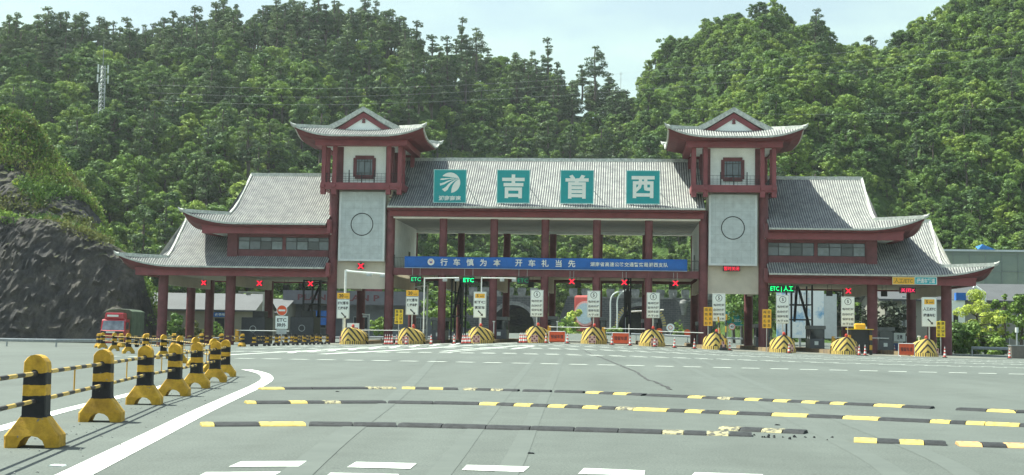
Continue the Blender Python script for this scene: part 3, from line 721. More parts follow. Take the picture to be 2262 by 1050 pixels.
# ------------------------------------------------------------------ concrete posts with striped rails
def stripe_mat(name, kind):
    m, t, b = nodemat(name); tc_ = t.nodes.new('ShaderNodeTexCoord'); sx = t.nodes.new('ShaderNodeSeparateXYZ'); t.links.new(tc_.outputs['Object'], sx.inputs[0])
    geo = t.nodes.new('ShaderNodeNewGeometry'); nzz = tnoise(t, geo.outputs['Position'], 3., 4)
    def mth(op, a, b_=None, c_=None):
        n = t.nodes.new('ShaderNodeMath'); n.operation = op
        for i, v in enumerate((a, b_, c_)):
            if v is None: continue
            if isinstance(v, (int, float)): n.inputs[i].default_value = v
            else: t.links.new(v, n.inputs[i])
        return n.outputs[0]
    X, Y, Z = sx.outputs; ab = mth('ABSOLUTE', X)
    if kind == 'chev': u = mth('ADD', mth('MULTIPLY', Z, 1.0), mth('MULTIPLY', ab, .95)); u = mth('ADD', u, mth('MULTIPLY', Y, .55)); per = .62
    elif kind == 'vert': u = mth('ADD', ab, mth('MULTIPLY', Y, .9)); per = .30
    elif kind == 'len': u = X; per = .62
    else: u = Z; per = .5
    w_ = mth('ADD', mth('DIVIDE', u, per), mth('MULTIPLY', nzz.outputs[0], .08)); fr = mth('FRACT', w_)
    st = mth('GREATER_THAN', fr, .60 if kind != 'len' else .5)
    wear = ramp(t, tnoise(t, geo.outputs['Position'], 9, 6, .7).outputs[0], .3, (.75,.72,.7), .7, (1.12,1.12,1.12))
    mm = t.nodes.new('ShaderNodeMix'); mm.data_type = 'RGBA'; t.links.new(st, mm.inputs['Factor'])
    mm.inputs['A'].default_value = (.72,.52,.13,1) if kind != 'len' else (.55,.38,.10,1); mm.inputs['B'].default_value = (.035,.03,.03,1)
    t.links.new(mulc(t, mm.outputs['Result'], wear.outputs[0]), b.inputs['Base Color']); b.inputs['Roughness'].default_value = .65
    return m
chev = stripe_mat('yellow black chevron paint', 'chev'); vstr = stripe_mat('yellow black kerb stripes', 'vert'); lstr = stripe_mat('yellow black pipe stripes', 'len')
def bandmat(name, edges, first_yellow=True):
    m, t, b = nodemat(name); tc_ = t.nodes.new('ShaderNodeTexCoord'); sx = t.nodes.new('ShaderNodeSeparateXYZ'); t.links.new(tc_.outputs['Object'], sx.inputs[0])
    geo = t.nodes.new('ShaderNodeNewGeometry'); nn = tnoise(t, geo.outputs['Position'], 6., 5, .6)
    ad = t.nodes.new('ShaderNodeMath'); ad.operation = 'MULTIPLY_ADD'; ad.inputs[1].default_value = .05; t.links.new(nn.outputs[0], ad.inputs[0]); t.links.new(sx.outputs[2], ad.inputs[2])
    r_ = t.nodes.new('ShaderNodeValToRGB'); r_.color_ramp.interpolation = 'CONSTANT'; e = r_.color_ramp.elements
    Yc, Kc = (.66,.385,.035,1), (.018,.018,.022,1)
    while len(e) < len(edges)+1: e.new(.5)
    for i, p in enumerate([0]+edges): e[i].position = p; e[i].color = Yc if (i % 2 == 0) == first_yellow else Kc
    t.links.new(ad.outputs[0], r_.inputs[0])
    wear = ramp(t, tnoise(t, geo.outputs['Position'], 7, 8, .75).outputs[0], .28, (.55,.52,.5), .62, (1.08,1.08,1.08))
    grime = ramp(t, tnoise(t, geo.outputs['Position'], 2.2, 5, .7).outputs[0], .35, (.72,.68,.6), .6, (1,1,1))
    chip = ramp(t, tnoise(t, geo.outputs['Position'], 16, 5, .6).outputs[0], .67, (0,0,0), .70, (1,1,1)); mc_ = t.nodes.new('ShaderNodeMix'); mc_.data_type = 'RGBA'; t.links.new(chip.outputs[0], mc_.inputs['Factor']); mc_.inputs['B'].default_value = (.20,.19,.17,1)
    t.links.new(mulc(t, mulc(t, r_.outputs[0], wear.outputs[0]), grime.outputs[0]), mc_.inputs['A']); t.links.new(mc_.outputs['Result'], b.inputs['Base Color']); b.inputs['Roughness'].default_value = .75
    bn = t.nodes.new('ShaderNodeBump'); bn.inputs['Strength'].default_value = .5; bn.inputs['Distance'].default_value = .02
    t.links.new(tnoise(t, geo.outputs['Position'], 14, 6, .7).outputs[0], bn.inputs['Height']); t.links.new(bn.outputs[0], b.inputs['Normal']); return m
post_m = bandmat('banded post paint', [.325,.545,.655,.78]); post_n = bandmat('black footed post paint', [.30,.42,.56,.72], False)
def post_mesh(m, seed):
    r_ = random.Random(seed)
    # front outline (XZ) with an arch between two spread feet; extruded along Y with tapered foot wings
    hw = .115; top = []
    for i in range(9): t = math.pi*i/8; top.append((hw*math.cos(t), .82+.12*math.sin(t)))
    out_ = [(.27,0),(.27,.12),(.21,.20),(hw+.005,.325)]+top+[(-hw-.005,.325),(-.21,.20),(-.27,.12),(-.27,0),(-.15,0)]
    for i in range(1, 6): t = math.pi*i/6; out_.append((-.135*math.cos(t), .02+.10*math.sin(t)))
    out_.append((.155,0))
    mb = MB(); n = len(out_)
    def dy(z): return 1.5 if z < .13 else (1. if z > .33 else 1.+.5*(.33-z)/.2)
    def lay(y, k): return [(x*k+r_.uniform(-.004,.004), y*dy(z), z) for x, z in out_]
    L_ = [lay(-.12,.92), lay(-.10,1.), lay(.10,1.), lay(.12,.92)]
    for l_ in L_: mb.v += l_
    for a in range(3):
        for i in range(n): mb.f.append((a*n+i, a*n+(i+1)%n, (a+1)*n+(i+1)%n, (a+1)*n+i)); mb.m.append(0)
    # caps (split so that the concave outline fills properly)
    for base, rev in ((0, False), (3*n, True)):
        def F(*ix):
            ix = [base+i for i in ix]; mb.f.append(tuple(ix[::-1] if rev else ix)); mb.m.append(0)
        lo_r = [0,1,2,3]; iL = 3+9+1
        F(*range(3, 3+9+2))                                     # shaft and round head: 3..13
        F(3, 13, 14, 15)  if False else None
        arch = list(range(17, n))                               # from left inner foot to right inner foot
        Lo = [13,14,15,16]; 
        m0 = arch[len(arch)//2]
        F(2, 3, 13, 14, m0)
        F(0, 1, 2, m0, *arch[len(arch)//2+1:][::1]) if True else None
        F(14, 15, 16, *arch[:len(arch)//2+1])
    me = mb.mesh('post', m); return me
def recess():
    mb = MB()
    for z in (.47,.75): mb.tube([(0,-.118,z),(0,-.125,z)], .038, 12); mb.tube([(0,.118,z),(0,.125,z)], .038, 12)
    return mb.mesh('rail_socket', dark)
PM = [post_mesh(post_m, i) for i in range(3)]; PN = post_mesh(post_n, 5); RS = recess()
def place_post(p, ang, me, label, group, name='striped_concrete_post'):
    o = bpy.data.objects.new(name, me); col.objects.link(o); o.location = p; o.rotation_euler = (random.uniform(-.015,.015), random.uniform(-.02,.02), ang)
    tag(o, label, 'bollard', group); s_ = bpy.data.objects.new('rail_socket', RS); col.objects.link(s_); s_.parent = o; return o
def place_rail(a, b, label, group):
    d = b-a; Ln = math.hypot(d.x, d.y); ang = math.atan2(d.y, d.x)
    t = thing('guard_rail', ((a.x+b.x)/2, (a.y+b.y)/2, (a.z+b.z)/2), label, 'rail', group, ang); t.rotation_euler = (0, -math.atan2(d.z, Ln), ang)
    for z in (.47,.75): MB().tube([(-Ln/2+.1,0,z),(Ln/2-.1,0,z)], .023, 8).build('pipe', lstr, t)
    for x in ((0,) if Ln < 4.5 else (-Ln/6, Ln/6)): MB().tube([(x,0,.47),(x,0,.75)], .009, 6).build('rod', yel, t)
def post_row(P, grp, word, me=None, labfmt='{} yellow and black concrete post {}', off=0):
    for i, p in enumerate(P):
        a = P[max(i-1, 0)]; b = P[min(i+1, len(P)-1)]; ang = math.atan2(b.y-a.y, b.x-a.x)-math.pi/2
        if math.sin(ang+math.pi/2) < 0: ang += math.pi
        place_post(p, ang, me or PM[i % 3], labfmt.format(ordn(i+off), word), grp)
    for i in range(len(P)-1):
        place_rail(P[i], P[i+1], ('striped pipe rail between {} and {} posts '+word).format(ordn(i+off), ordn(i+1+off)), 'rails of '+grp)
A_ = [gp(20,1075)]+[gs(px, s_) for px, s_ in ((88,214),(232,168),(325,137),(390,121),(437,107),(477,96),(500,86))]
A_[0] = A_[1]+(A_[1]-A_[2])
post_row(A_, 'large concrete posts by the white line', 'of the largest row beside the white line')
B_ = [gs(px, s_) for px, s_ in ((472,79),(434,71),(398,64),(362,57),(322,52.5),(285,48),(253,43),(228,38))]
post_row(B_, 'concrete posts on the far side of the road island', 'of the row curving toward the red truck')
C_ = [gs(px, s_) for px, s_ in ((219,33.5),(268,33),(325,32.2),(385,31.7),(445,31.2),(490,30.6),(535,30))]
post_row(C_, 'small distant concrete posts', 'of the distant row under the wing')
D_ = [gs(px, s_) for px, s_ in ((562,29),(590,28.2),(611,27.4),(632,26.7),(653,26),(673,25.4),(690,24.8),(708,24.3),(723,23.8))]
post_row(D_, 'black footed posts', 'of the black-footed row by the bumper', PN)
E_ = [gs(px, s_) for px, s_ in ((620,22.5),(645,22.3),(672,22),(700,21.8))]
post_row(E_, 'posts before the dark booths', 'of the row before the dark booths', PN)
# ------------------------------------------------------------------ rubber speed bumps
def bump_row(px_edges, ys, label, dep=.36, h=.04):
    "px_edges: list of (px0, px1, kind); ys: (px, py) front edge polyline"
    c0 = gp(px_edges[0][0], float(np.interp(px_edges[0][0], *zip(*ys))))
    t = thing('speed_bump', (c0.x, c0.y, 0), label, 'speed bump', 'rubber speed bumps across the road')
    for a, b, kd in px_edges:
        n = max(1, round((b-a)/100)) if kd == 'B' else 1
        for k in range(n):
            x0, x1 = a+(b-a)*k/n, a+(b-a)*(k+1)/n
            P0 = gp(x0, float(np.interp(x0, *zip(*ys)))); P1 = gp(x1, float(np.interp(x1, *zip(*ys))))
            d = (P1-P0); d.z = 0; Ln = d.length-.012; d.normalize(); nrm = Vector((-d.y, d.x, 0)); j = random.uniform(-.012,.012)
            prof_ = [(0,.0),(.02,.018),(.09,.042),(.15,h),(.21,h),(.27,.042),(.34,.018),(.36,0)]
            mb = MB(); rows = []
            for q in (0, .03, Ln-.03, Ln):
                k_ = .93 if q in (0, Ln) else 1
                rows.append([P0-c0+d*(q+.006)+nrm*(y+j)+Vector((0,0,z*k_+.002)) for y, z in prof_])
            mb.grid(rows); nn = len(prof_); o_ = len(mb.v)-4*nn
            mb.f += [tuple(range(o_, o_+nn))[::-1], tuple(range(o_+3*nn, o_+4*nn))]; mb.m += [0, 0]
            for q in (.25, .75):      # bolt sockets
                c = P0-c0+d*(Ln*q)+nrm*(.18+j); mb.tube([c+Vector((0,0,h-.004)), c+Vector((0,0,h+.004))], .022, 8, 1)
            m_ = {'Y': ypale, 'B': bpale, 'K': bpale, 'W': mat('worn yellow rubber', (.40,.36,.20), .85, .3, 14, .3, c2=(.09,.09,.08), lo_=.44, hi_=.56), 'O': mat('orange rubber', (.62,.36,.15), .8, .15, 9, .3)}[kd]
            mb.build('rubber_segment', [m_, dark], t, recalc=True)
    return t
def seq(s, x): 
    o_ = []; 
    for kd, e in s: o_.append((x, e, kd)); x = e
    return o_
def hrow(parts, ys, labels):
    for (x, s_), lb in zip(parts, labels): bump_row(seq(s_, x), ys, lb)
y1 = ((500,863),(575,861.5),(877,860),(1011,862),(1283,869),(1415,875),(1643,885),(2055,904),(2262,914))
hrow([(578,(('Y',630),('K',691),('K',753),('B',815),('W',877))),(887,(('Y',917),('K',947),('Y',979),('K',1012))),(1021,(('W',1050),('K',1082),('W',1110),('K',1143))),(1153,(('K',1215),)),(1223,(('K',1287),)),
      (1292,(('Y',1322),('K',1352),('Y',1383),('K',1415))),(1425,(('B',1518),('Y',1550),('K',1582),('W',1612),('K',1643),('Y',1675),('K',1706),('Y',1738),('K',1769),('Y',1801),('K',1832),('Y',1864),('K',1928),('Y',1991),('K',2055))),(2110,(('K',2178),('Y',2244),('K',2310)))], y1,
     ['far speed bump strip starting yellow at the curved white line','short far speed bump strip of yellow black yellow black after the worn piece','short worn far speed bump strip with peeled paint','single all-black far speed bump piece with plain top','single black far speed bump piece before the crack in the road','four-block far speed bump piece just below the asphalt crack end','longest far speed bump strip of many alternating blocks','last far speed bump strip beyond the gap at the road edge'])
y2 = ((500,893),(545,893),(866,892),(1058,895.5),(1287,903),(1785,923),(2257,944),(2400,950))
hrow([(545,(('Y',568),('K',643),('Y',681),('K',718),('W',755),('B',1057),('Y',1096),('K',1133),('Y',1171),('K',1208),('Y',1246),('K',1285),('Y',1321),('K',1357),('W',1397),('Y',1472),('K',1511),('Y',1549),('K',1588),('Y',1627),('K',1703),('Y',1782),('K',1860),('Y',1940),('B',2053),('Y',2098),('K',2132),('Y',2175),('Y',2252),('K',2330)))], y2, ['middle unbroken speed bump line reaching across the whole road'])
y3 = ((400,944),(445,943.5),(670,942),(881,944),(1264,954),(1661,966),(1885,978),(2093,986),(2400,996))
hrow([(445,(('Y',475),('K',575),('Y',677),)),(681,(('B',1462),('W',1510),('K',1560),('W',1610),('K',1662))),(1885,(('Y',1938),('K',1987),('Y',2042),('K',2092))),(2118,(('O',2172),('K',2226),('O',2280),('K',2330)))], y3,
     ['near speed bump piece with a yellow block beside the solid white line','long black near speed bump strip ending in broken worn blocks','near speed bump piece of two yellow and two black blocks','near speed bump piece with orange blocks at the road edge'])
bump_row(seq((('W',1632),('K',1680),('W',1727),('K',1775)), 1585), ((1585,951),(1776,960)), 'loose torn speed bump piece lying behind the near line')
mb = MB()
for k in range(16):
    px = random.uniform(1665, 1790) if k < 13 else random.uniform(1790, 1850); p = gp(px, float(np.interp(px, (1660,1850), (966,972)))+random.uniform(-4,3)); r_ = random.uniform(.01,.03)
    mb.tube([p+Vector((0,0,-.01)), p+Vector((random.uniform(-.02,.02),0,r_))], [r_, r_*.5], 5)
tag(mb.build('rubber_debris', bpale), 'crumbled black rubber bits beside the broken bump', kind='stuff')
for px, py, lb in ((1172,1003,'flat dark scrap lying alone on the asphalt below the bumps'),(745,866,'thin dark scrap between the two farther bumps'),(1717,940,'small dark scrap near the loose bump piece')):
    p = gp(px, py); o = MB().prism([(-.04,0),(.045,0),(.03,.014),(-.02,.018)], -.02, .03).build('road_scrap', dark); o.location = p; tag(o, lb, 'scrap')
p = gp(128,1030); o = MB().prism([(-.07,0),(.06,0),(.05,.012),(-.06,.012)], -.05, .05).build('paper_scrap', signw); o.location = p; tag(o, 'small pale flat scrap on the ground beside the first post', 'litter')
mb = MB()
for k in range(260):
    t_ = random.random(); i = random.randrange(len(A_)-1); q = A_[i].lerp(A_[i+1], t_); x, y = q.x+random.gauss(.1,.5), q.y+random.gauss(0,.4); r_ = random.uniform(.004,.016)
    mb.tube([(x,y,-.003),(x+r_*.5,y,r_)], [r_, r_*.5], 4)
tag(mb.build('gravel', concrete), 'loose grit around the concrete posts', kind='stuff')
# ------------------------------------------------------------------ toll islands, bumpers, booths
IS = [(-17.3,755),(-11.8,897),(-5.2,1053),(.17,1182),(5.4,1308),(10.8,1440),(16.6,1587),(22.7,1732),(28.3,1872),(35.4,2055)]
BYY = -15.9
def bumper_mesh():
    mb = MB(); NU, NZ = 24, 8; rows = []
    W_, H0, H1 = 1.18, .80, 1.60
    def topz(u): return H1-(H1-H0)*abs(u)**1.35
    def yf(u): return 1.9*abs(u)**1.7
    for k in range(NZ+1):
        row = []
        for i in range(NU+1):
            u = -1+2*i/NU; z = topz(u)*k/NZ; 
            bulge = .18*(k/NZ)**2
            row.append((W_*math.sin(u*math.pi/2)*(1-.06*k/NZ), yf(u)+bulge*(1-abs(u)*.4), z))
        rows.append(row)
    # roll back to the rear
    for q in (1.2, 2.2, 3.4):
        rows.append([(W_*math.sin((-1+2*i/NU)*math.pi/2)*.94, max(yf(-1+2*i/NU)+.3, q), topz(-1+2*i/NU)-.05*(q-1)) for i in range(NU+1)])
    rows.append([(W_*math.sin((-1+2*i/NU)*math.pi/2)*.94, 3.4, 0) for i in range(NU+1)])
    mb.grid(rows); return mb.mesh('shell', chev, recalc=False, smooth=True)
def chevplate():
    mb = MB(); mb.box(-.33,.33,-.03,.03,-.33,.33)
    mb.m = [0]*6
    for i in range(3):
        for j in range(3):
            if (i+j) % 2 == 0: c = (-.2+.2*i, -.2+.2*j); q = .1; mb.add([(c[0]-q,-.034,c[1]),(c[0],-.034,c[1]-q),(c[0]+q,-.034,c[1]),(c[0],-.034,c[1]+q)], [(0,1,2,3)], 1)
    return mb.mesh('check_plate', [mat('pinkish reflective plate', (.62,.38,.32), .5, .15, 12), mat('maroon check', (.16,.02,.04))], recalc=False)
BM, CP = bumper_mesh(), chevplate()
_m = MB(); _m.lathe([(.07,0),(.07,.12),(.13,.14),(.15,.28),(.10,.40),(.02,.44)], 12); LAMP = _m.mesh('warning_lamp', [mat('red lamp plastic', (.5,.06,.04), .3)])
blabels = ['beside the grey tower column, partly behind the black footed posts','behind the row of cones, next to the 20 km sign','below the lone ETC sign of the third lane','below the tunnel arch beside white and red cone stack','between the two orange boards','with a cone on its right, before the bull head wall','beside the black and yellow swing arms','before the painted billboard','before the lane with the barred gate','beside the last orange board and the yellow upright sign']
for i, (x, px) in enumerate(IS):
    zz = g(x, BYY); t = thing('crash_bumper', (x, BYY, zz), 'striped chevron bumper '+blabels[i].replace('right','one side'), 'bumper', 'striped concrete bumpers before the toll islands', -.05)
    o = bpy.data.objects.new('shell', BM); col.objects.link(o); o.parent = t
    f = MB(); NU = 24
    rows = [[(1.21*math.sin((-1+2*k/NU)*math.pi/2), 1.9*abs(-1+2*k/NU)**1.7-.03, z) for k in range(NU+1)] for z in (0, .34)]
    f.grid(rows); f.build('skirt', vstr, t, recalc=False)
    o = bpy.data.objects.new('check_plate', CP); col.objects.link(o); o.parent = t; dx = [-.65,-.05,-.05,-.05,.0,.25,.5,.55,.65,.75][i]; o.location = (dx, 1.9*(abs(dx)/1.2)**1.7-.16, .42); o.rotation_euler = (0,0,.5*dx)
    o = bpy.data.objects.new('warning_lamp', LAMP); col.objects.link(o); o.parent = t; o.location = (.1 if i != 1 else .35, 1.4, 1.45)
    # island
    f = MB(); hw = 1.05; y0, y1_ = BYY+3.0, 20.
    pts = [(x-hw,y0+.6),(x-hw*.6,y0),(x+hw*.6,y0),(x+hw,y0+.6),(x+hw,y1_),(x-hw,y1_)]
    ys_ = list(np.linspace(y0, y1_, 12)); rows = []
    f.grid([[(x-hw, y, g(x,y)-.1), (x-hw, y, g(x,y)+.36), (x+hw, y, g(x,y)+.36), (x+hw, y, g(x,y)-.1)] for y in ys_]); f.add([(x-hw,y0,g(x,y0)-.1),(x+hw,y0,g(x,y0)-.1),(x+hw,y0,g(x,y0)+.36),(x-hw,y0,g(x,y0)+.36)], [(0,1,2,3)])
    tag(f.build('toll_island_pavement', kerbm, recalc=False), kind='structure')
# toll booths
def booth(x, y, label, wd=1.5, dp=2.6, h=2.45):
    t = thing('toll_booth', (x, y, g(x, y)+.36), label, 'toll booth', 'toll booths on the islands')
    MB().box(-wd/2,wd/2,0,dp,0,1.0).build('lower_panel', mat('booth grey panel', (.11,.115,.13), .4, .1), t, bevel=.03)
    MB().box(-wd/2+.03,wd/2-.03,.03,dp-.03,1.0,2.0).build('window', dkgl, t)
    f = MB()
    for sx in (-1, 1):
        for yy in (0, dp/2, dp-.08): f.box(sx*(wd/2-.04)-.04,sx*(wd/2-.04)+.04,yy,yy+.08,1.0,2.0)
    f.build('frame', dark, t)
    MB().box(-wd/2-.12,wd/2+.12,-.15,dp+.15,2.0,2.38).build('roof', mat('booth grey roof', (.16,.17,.17), .4), t, bevel=.05)
    MB().box(-.28,.12,-.02,.0,.35,.75).build('notice', signw, t)
for i, (x, px) in enumerate(IS[1:], 1): booth(x+.25, 3.2, ['','beside the second island near the 20 km sign','on the island of the third bumper','on the island before the tunnel mouth','on the island between the orange boards','on the island before the street lamps','on the island before the bull head wall','on the island by the dark inspection frame','behind the painted billboard lane sign','on the last island under the wing'][i] and 'dark grey toll booth '+['','beside the second island near the 20 km sign','on the island of the third bumper','on the island before the tunnel mouth','on the island between the orange boards','on the island before the street lamps','on the island before the bull head wall','on the island by the dark inspection frame','on the island of the barred gate','on the last island under the wing'][i])
def bigbooth(px0, px1, py0, Y, label):
    a = at(px0, 745, Y); b = at(px1, 745, Y); tpz = at(px0, py0, Y).z; z0 = g(a.x, Y)
    t = thing('payment_booth', ((a.x+b.x)/2, Y, z0), label, 'booth'); w2 = (b.x-a.x)/2; h = tpz-z0
    MB().box(-w2,w2,0,3.2,0,h).build('body', mat('charcoal booth panel', (.045,.047,.055), .5, .15), t, bevel=.05)
    ringpts(0, h*.58, .30, .36, -.004, 24).build('fan_ring', steel, t, recalc=False); f = MB()
    for k in range(6): f.tube([(0,-.006,h*.58),(.3*math.cos(k*1.05),-.006,h*.58+.3*math.sin(k*1.05))], .02, 4)
    f.build('fan_grille', dark, t); MB().box(-w2*.2,w2*.8,.6,2,h,h+.7).build('roof_unit', dark, t, bevel=.03)
bigbooth(532, 584, 701, 2., 'charcoal booth with round fan between the wing column and white gantry pole')
bigbooth(640, 692, 700, 2., 'charcoal booth with round fan beside the steel inspection frame')
# ------------------------------------------------------------------ upright lane signs
def pole_sign(px, Y, x_w, py0, py1, parts, label, group='tall white lane signs on the islands', poles=1):
    c = at(px, (py0+py1)/2, Y); a = at(px, py0, Y); b = at(px, py1, Y); h = a.z-b.z; z0 = g(c.x, Y)
    t = thing('lane_sign', (c.x, Y, z0), label, 'lane sign', group); cz = c.z-z0
    MB().box(-x_w/2,x_w/2,-.03,.03,cz-h/2,cz+h/2).build('board', signw, t, bevel=.015)
    f = MB(); e = .035
    for x0, x1, q0, q1 in ((-x_w/2+.02,x_w/2-.02,cz+h/2-e-.02,cz+h/2-.02),(-x_w/2+.02,x_w/2-.02,cz-h/2+.02,cz-h/2+e+.02),(-x_w/2+.02,-x_w/2+.02+e,cz-h/2+e,cz+h/2-e),(x_w/2-.02-e,x_w/2-.02,cz-h/2+e,cz+h/2-e)): f.box(x0,x1,-.034,-.031,q0,q1)
    f.build('border', mat('grey sign border', (.30,.33,.33)), t)
    f = MB()
    for k in range(poles): xx = (k-(poles-1)/2)*.3; f.tube([(xx,.08,0),(xx,.08,cz+h/2-.1)], .06, 10)
    f.build('pole', steel, t)
    return t, cz, h
def five(px, py0, py1, label, Y=-12.3, w=1.22):
    t, cz, h = pole_sign(px, Y, w, py0, py1, None, label)
    ringpts(0, cz+h*.34, .27, .315, -.036).build('speed_ring', ink, t, recalc=False); k = h/2.5
    text([('5', 0, cz+h*.34, .42, None, .02)]+[(s_, 0, cz+z_*k, .25, w*.84, .015) for s_, z_ in (('电动栏杆',.22),('自动升降',-.22),('保持车距',-.62),('大于3米',-1.02))], t, ink, -.036)
def arrow(t, x, z, s=1.):
    f = MB(); d = .26*s
    f.add([(x-d,-.036,z+d*.75),(x-d+.09*s,-.036,z+d+.03),(x+d*.55+.04,-.036,z-d*.35),(x+d*.4,-.036,z-d*.55)], [(0,1,2,3)])
    f.add([(x+d,-.036,z-d),(x+d*.95,-.036,z-d*.05),(x+d*.05,-.036,z-d*.85)], [(0,1,2)]); f.build('arrow', ink, t, recalc=False)
def etc_board(px, py0, py1, l1, l2, label, Y=-12.3, top=None, inset=None, w=1.22):
    t, cz, h = pole_sign(px, Y, w, py0, py1, None, label)
    text([(l1, 0, cz+h*(.30 if not inset else .10), .32, w*.84, .03),(l2, 0, cz+h*(.04 if not inset else -.11), .30, w*.80, .03)], t, ink, -.036); arrow(t, .05, cz-h*.33)
    if top:
        f = MB(); f.box(-.6,.6,-.03,.03,cz+h/2+.03,cz+h/2+.58); f.build('speed_plate', signo, t, bevel=.015)
        text([('20', -.2, cz+h/2+.31, .42, None, .02),('km/h', .28, cz+h/2+.22, .17, None, .01)], t, ink, -.036)
    if inset:
        f = MB(); f.box(-.46,.46,-.042,-.03,cz+h*.26,cz+h*.43); f.build('speed_plate', signo, t)
        text([('5', -.22, cz+h*.345, .38, None, .02),('km/h', .18, cz+h*.33, .18, None, .01)], t, ink, -.046)
etc_board(758, 661, 704, 'ETC客车', '保持车距', 'white sign with arrow and 20 km plate in front of the tower column', top=1, Y=-14)
etc_board(910.5, 655, 696, 'ETC客车', '保持车距', 'white sign with arrow and 20 km plate above the cones', top=1)
etc_board(1060, 645, 702, 'ETC', '客货车', 'white sign with small inset 5 km plate and arrow reading ETC', inset=1)
five(1186, 641, 700, 'white 5 km sign on twin poles before the dark tunnel mouth'); five(1311.5, 643, 701, 'white 5 km sign beside the round red decoration'); five(1443, 647, 703, 'white 5 km sign in front of the column before the tunnel with tall lamps')
five(1588, 649, 710, 'white 5 km sign beside the orange upright board and tower column'); five(1729, 652, 715, 'white 5 km sign before the blue and white billboard'); five(1873, 656, 722, 'white 5 km sign beside the barred gate and yellow lamp')
etc_board(2053, 657, 722, '人工/ETC', '绿通车辆', 'white sign with inset 5 km plate and arrow on the last island', inset=1, w=1.35)
def upright(px, py0, py1, cols, m, label, w=.78, Y=-13.5):
    a, b = at(px, py0, Y), at(px, py1, Y); z0 = g(a.x, Y); h = a.z-b.z; cz = (a.z+b.z)/2-z0
    t = thing('warning_board', (a.x, Y, z0), label, 'warning sign', 'narrow upright yellow warning boards')
    MB().box(-w/2,w/2,-.02,.02,cz-h/2,cz+h/2).build('board', m, t, bevel=.01); MB().tube([(0,.05,0),(0,.05,cz+h/2-.1)], .035, 8).build('pole', steel, t)
    it = []
    for s_, x in zip(cols, (-.19,.19)):
        for k, ch in enumerate(s_): it.append((ch, x, cz+h*(.36-.24*k), .29, None, .012))
    text(it, t, ink, -.026)
upright(881.5, 684, 716, ('高速公路','禁止倒车'), signy, 'yellow upright board with black characters over the striped bumper by the cones')
upright(1564.5, 679, 720, ('闯岗扎胎','后果自负'), signo, 'orange upright board beside the tower column', .8)
upright(1694, 684, 725, ('闯岗扎胎','后果自负'), signo, 'orange upright board near the billboard and tyre-side railing', .8)
upright(2078, 710, 745, ('高速公路','禁止倒车'), signy, 'bright yellow upright board in front of the last wing column')
# no entry sign
Y = -22; c = at(623, 686, Y); z0 = g(c.x, Y)
t = thing('no_entry_sign', (c.x, Y, z0), 'round red no entry sign over a small white plate on a thin pole', 'road sign'); cz = c.z-z0
MB().tube([(0,-.03,cz),(0,.02,cz)], .46, 28).build('disc', ored, t); ringpts(0, cz, .44, .48, -.035).build('rim', lwhite, t, recalc=False); MB().box(-.3,.3,-.05,-.032,cz-.08,cz+.08).build('bar', lwhite, t)
MB().box(-.56,.56,-.03,.02,cz-1.62,cz-.50).build('plate', signw, t, bevel=.01); text([('ETC', 0, cz-.85, .42, .85, .02),('除外', 0, cz-1.3, .38, .8, .02)], t, ink, -.035)
MB().box(-.45,.45,.03,.06,cz-2.1,cz-1.6).build('rear_plate', steel, t); MB().tube([(0,.06,0),(0,.06,cz+.3)], .05, 10).build('pole', steel, t)
# small red notice board
Y = -6; c = at(780, 722, Y); t = thing('notice_stand', (c.x, Y, g(c.x,Y)+.2), 'low stand with dark red notice panel next to the first bumper', 'notice')
MB().box(-.62,.62,-.04,.04,.6,1.85).build('frame', signw, t); MB().box(-.52,.52,-.06,-.041,.7,1.4).build('red_panel', mat('crimson panel', (.4,.03,.06)), t); MB().box(-.5,.5,-.02,.02,0,.6).build('base', steel, t)
# orange boards
def orange(px0, px1, py0, py1, Y, label):
    a, b = at(px0, py1, Y), at(px1, py0, Y); w_ = b.x-a.x; h = b.z-a.z; z0 = g((a.x+b.x)/2, Y)
    t = thing('closure_board', ((a.x+b.x)/2, Y, z0), label, 'barrier', 'orange lane closure boards')
    MB().box(-w_/2,w_/2,-.03,.03,.16,h).build('board', ored, t, bevel=.015); text([('预留车道', 0, .16+(h-.16)/2, .36, w_*.8, .015)], t, ink, -.036)
    f = MB()
    for sx in (-1, 1):
        f.tube([(sx*w_*.46,-.35,.02),(sx*w_*.46,.05,.12),(sx*w_*.46,.4,.02)], .025, 6); f.tube([(sx*(w_/2+.03),0,.02),(sx*(w_/2+.03),0,h+.02)], .03, 8)
    f.tube([(-w_/2,0,h+.02),(w_/2,0,h+.02)], .03, 8); f.build('frame', wpaint, t)
orange(1213, 1248, 737, 762, -17, 'orange board with black characters before the lane beside the tunnel mouth')
orange(1353, 1389, 741, 767, -17, 'orange board with black characters before the lane with curved street lamps')
orange(1986, 2019, 762, 790, -20, 'orange board with black characters near the last striped bumper')
# ------------------------------------------------------------------ cones
cb = MB(); cb.box(-.2,.2,-.2,.2,0,.06); CB = cb.mesh('cone_base', dark)
def conem(bands):
    out_ = []
    for k, (z0, z1) in enumerate(bands):
        r0, r1 = .135-.115*z0/.92, .135-.115*z1/.92; f = MB(); f.tube([(0,0,z0),(0,0,z1)], [r0, r1], 14, cap=(k == len(bands)-1)); out_.append(f.mesh('cone_band', cred if k % 2 == 0 else cwh, smooth=True))
    return out_
CN = conem([(.05,.2),(.2,.36),(.36,.5),(.5,.64),(.64,.78),(.78,.95)])
def cone(px, py, Y, label, grp='red and white traffic cones'):
    a = at(px, py, Y); t = thing('traffic_cone', (a.x, Y, g(a.x, Y)+.005), label, 'traffic cone', grp, random.uniform(-.4,.4))
    o = bpy.data.objects.new('cone_base', CB); col.objects.link(o); o.parent = t
    for m_ in CN: o = bpy.data.objects.new('cone_band', m_); col.objects.link(o); o.parent = t
cl = 'red and white cone in the tight cluster beside the second striped bumper'
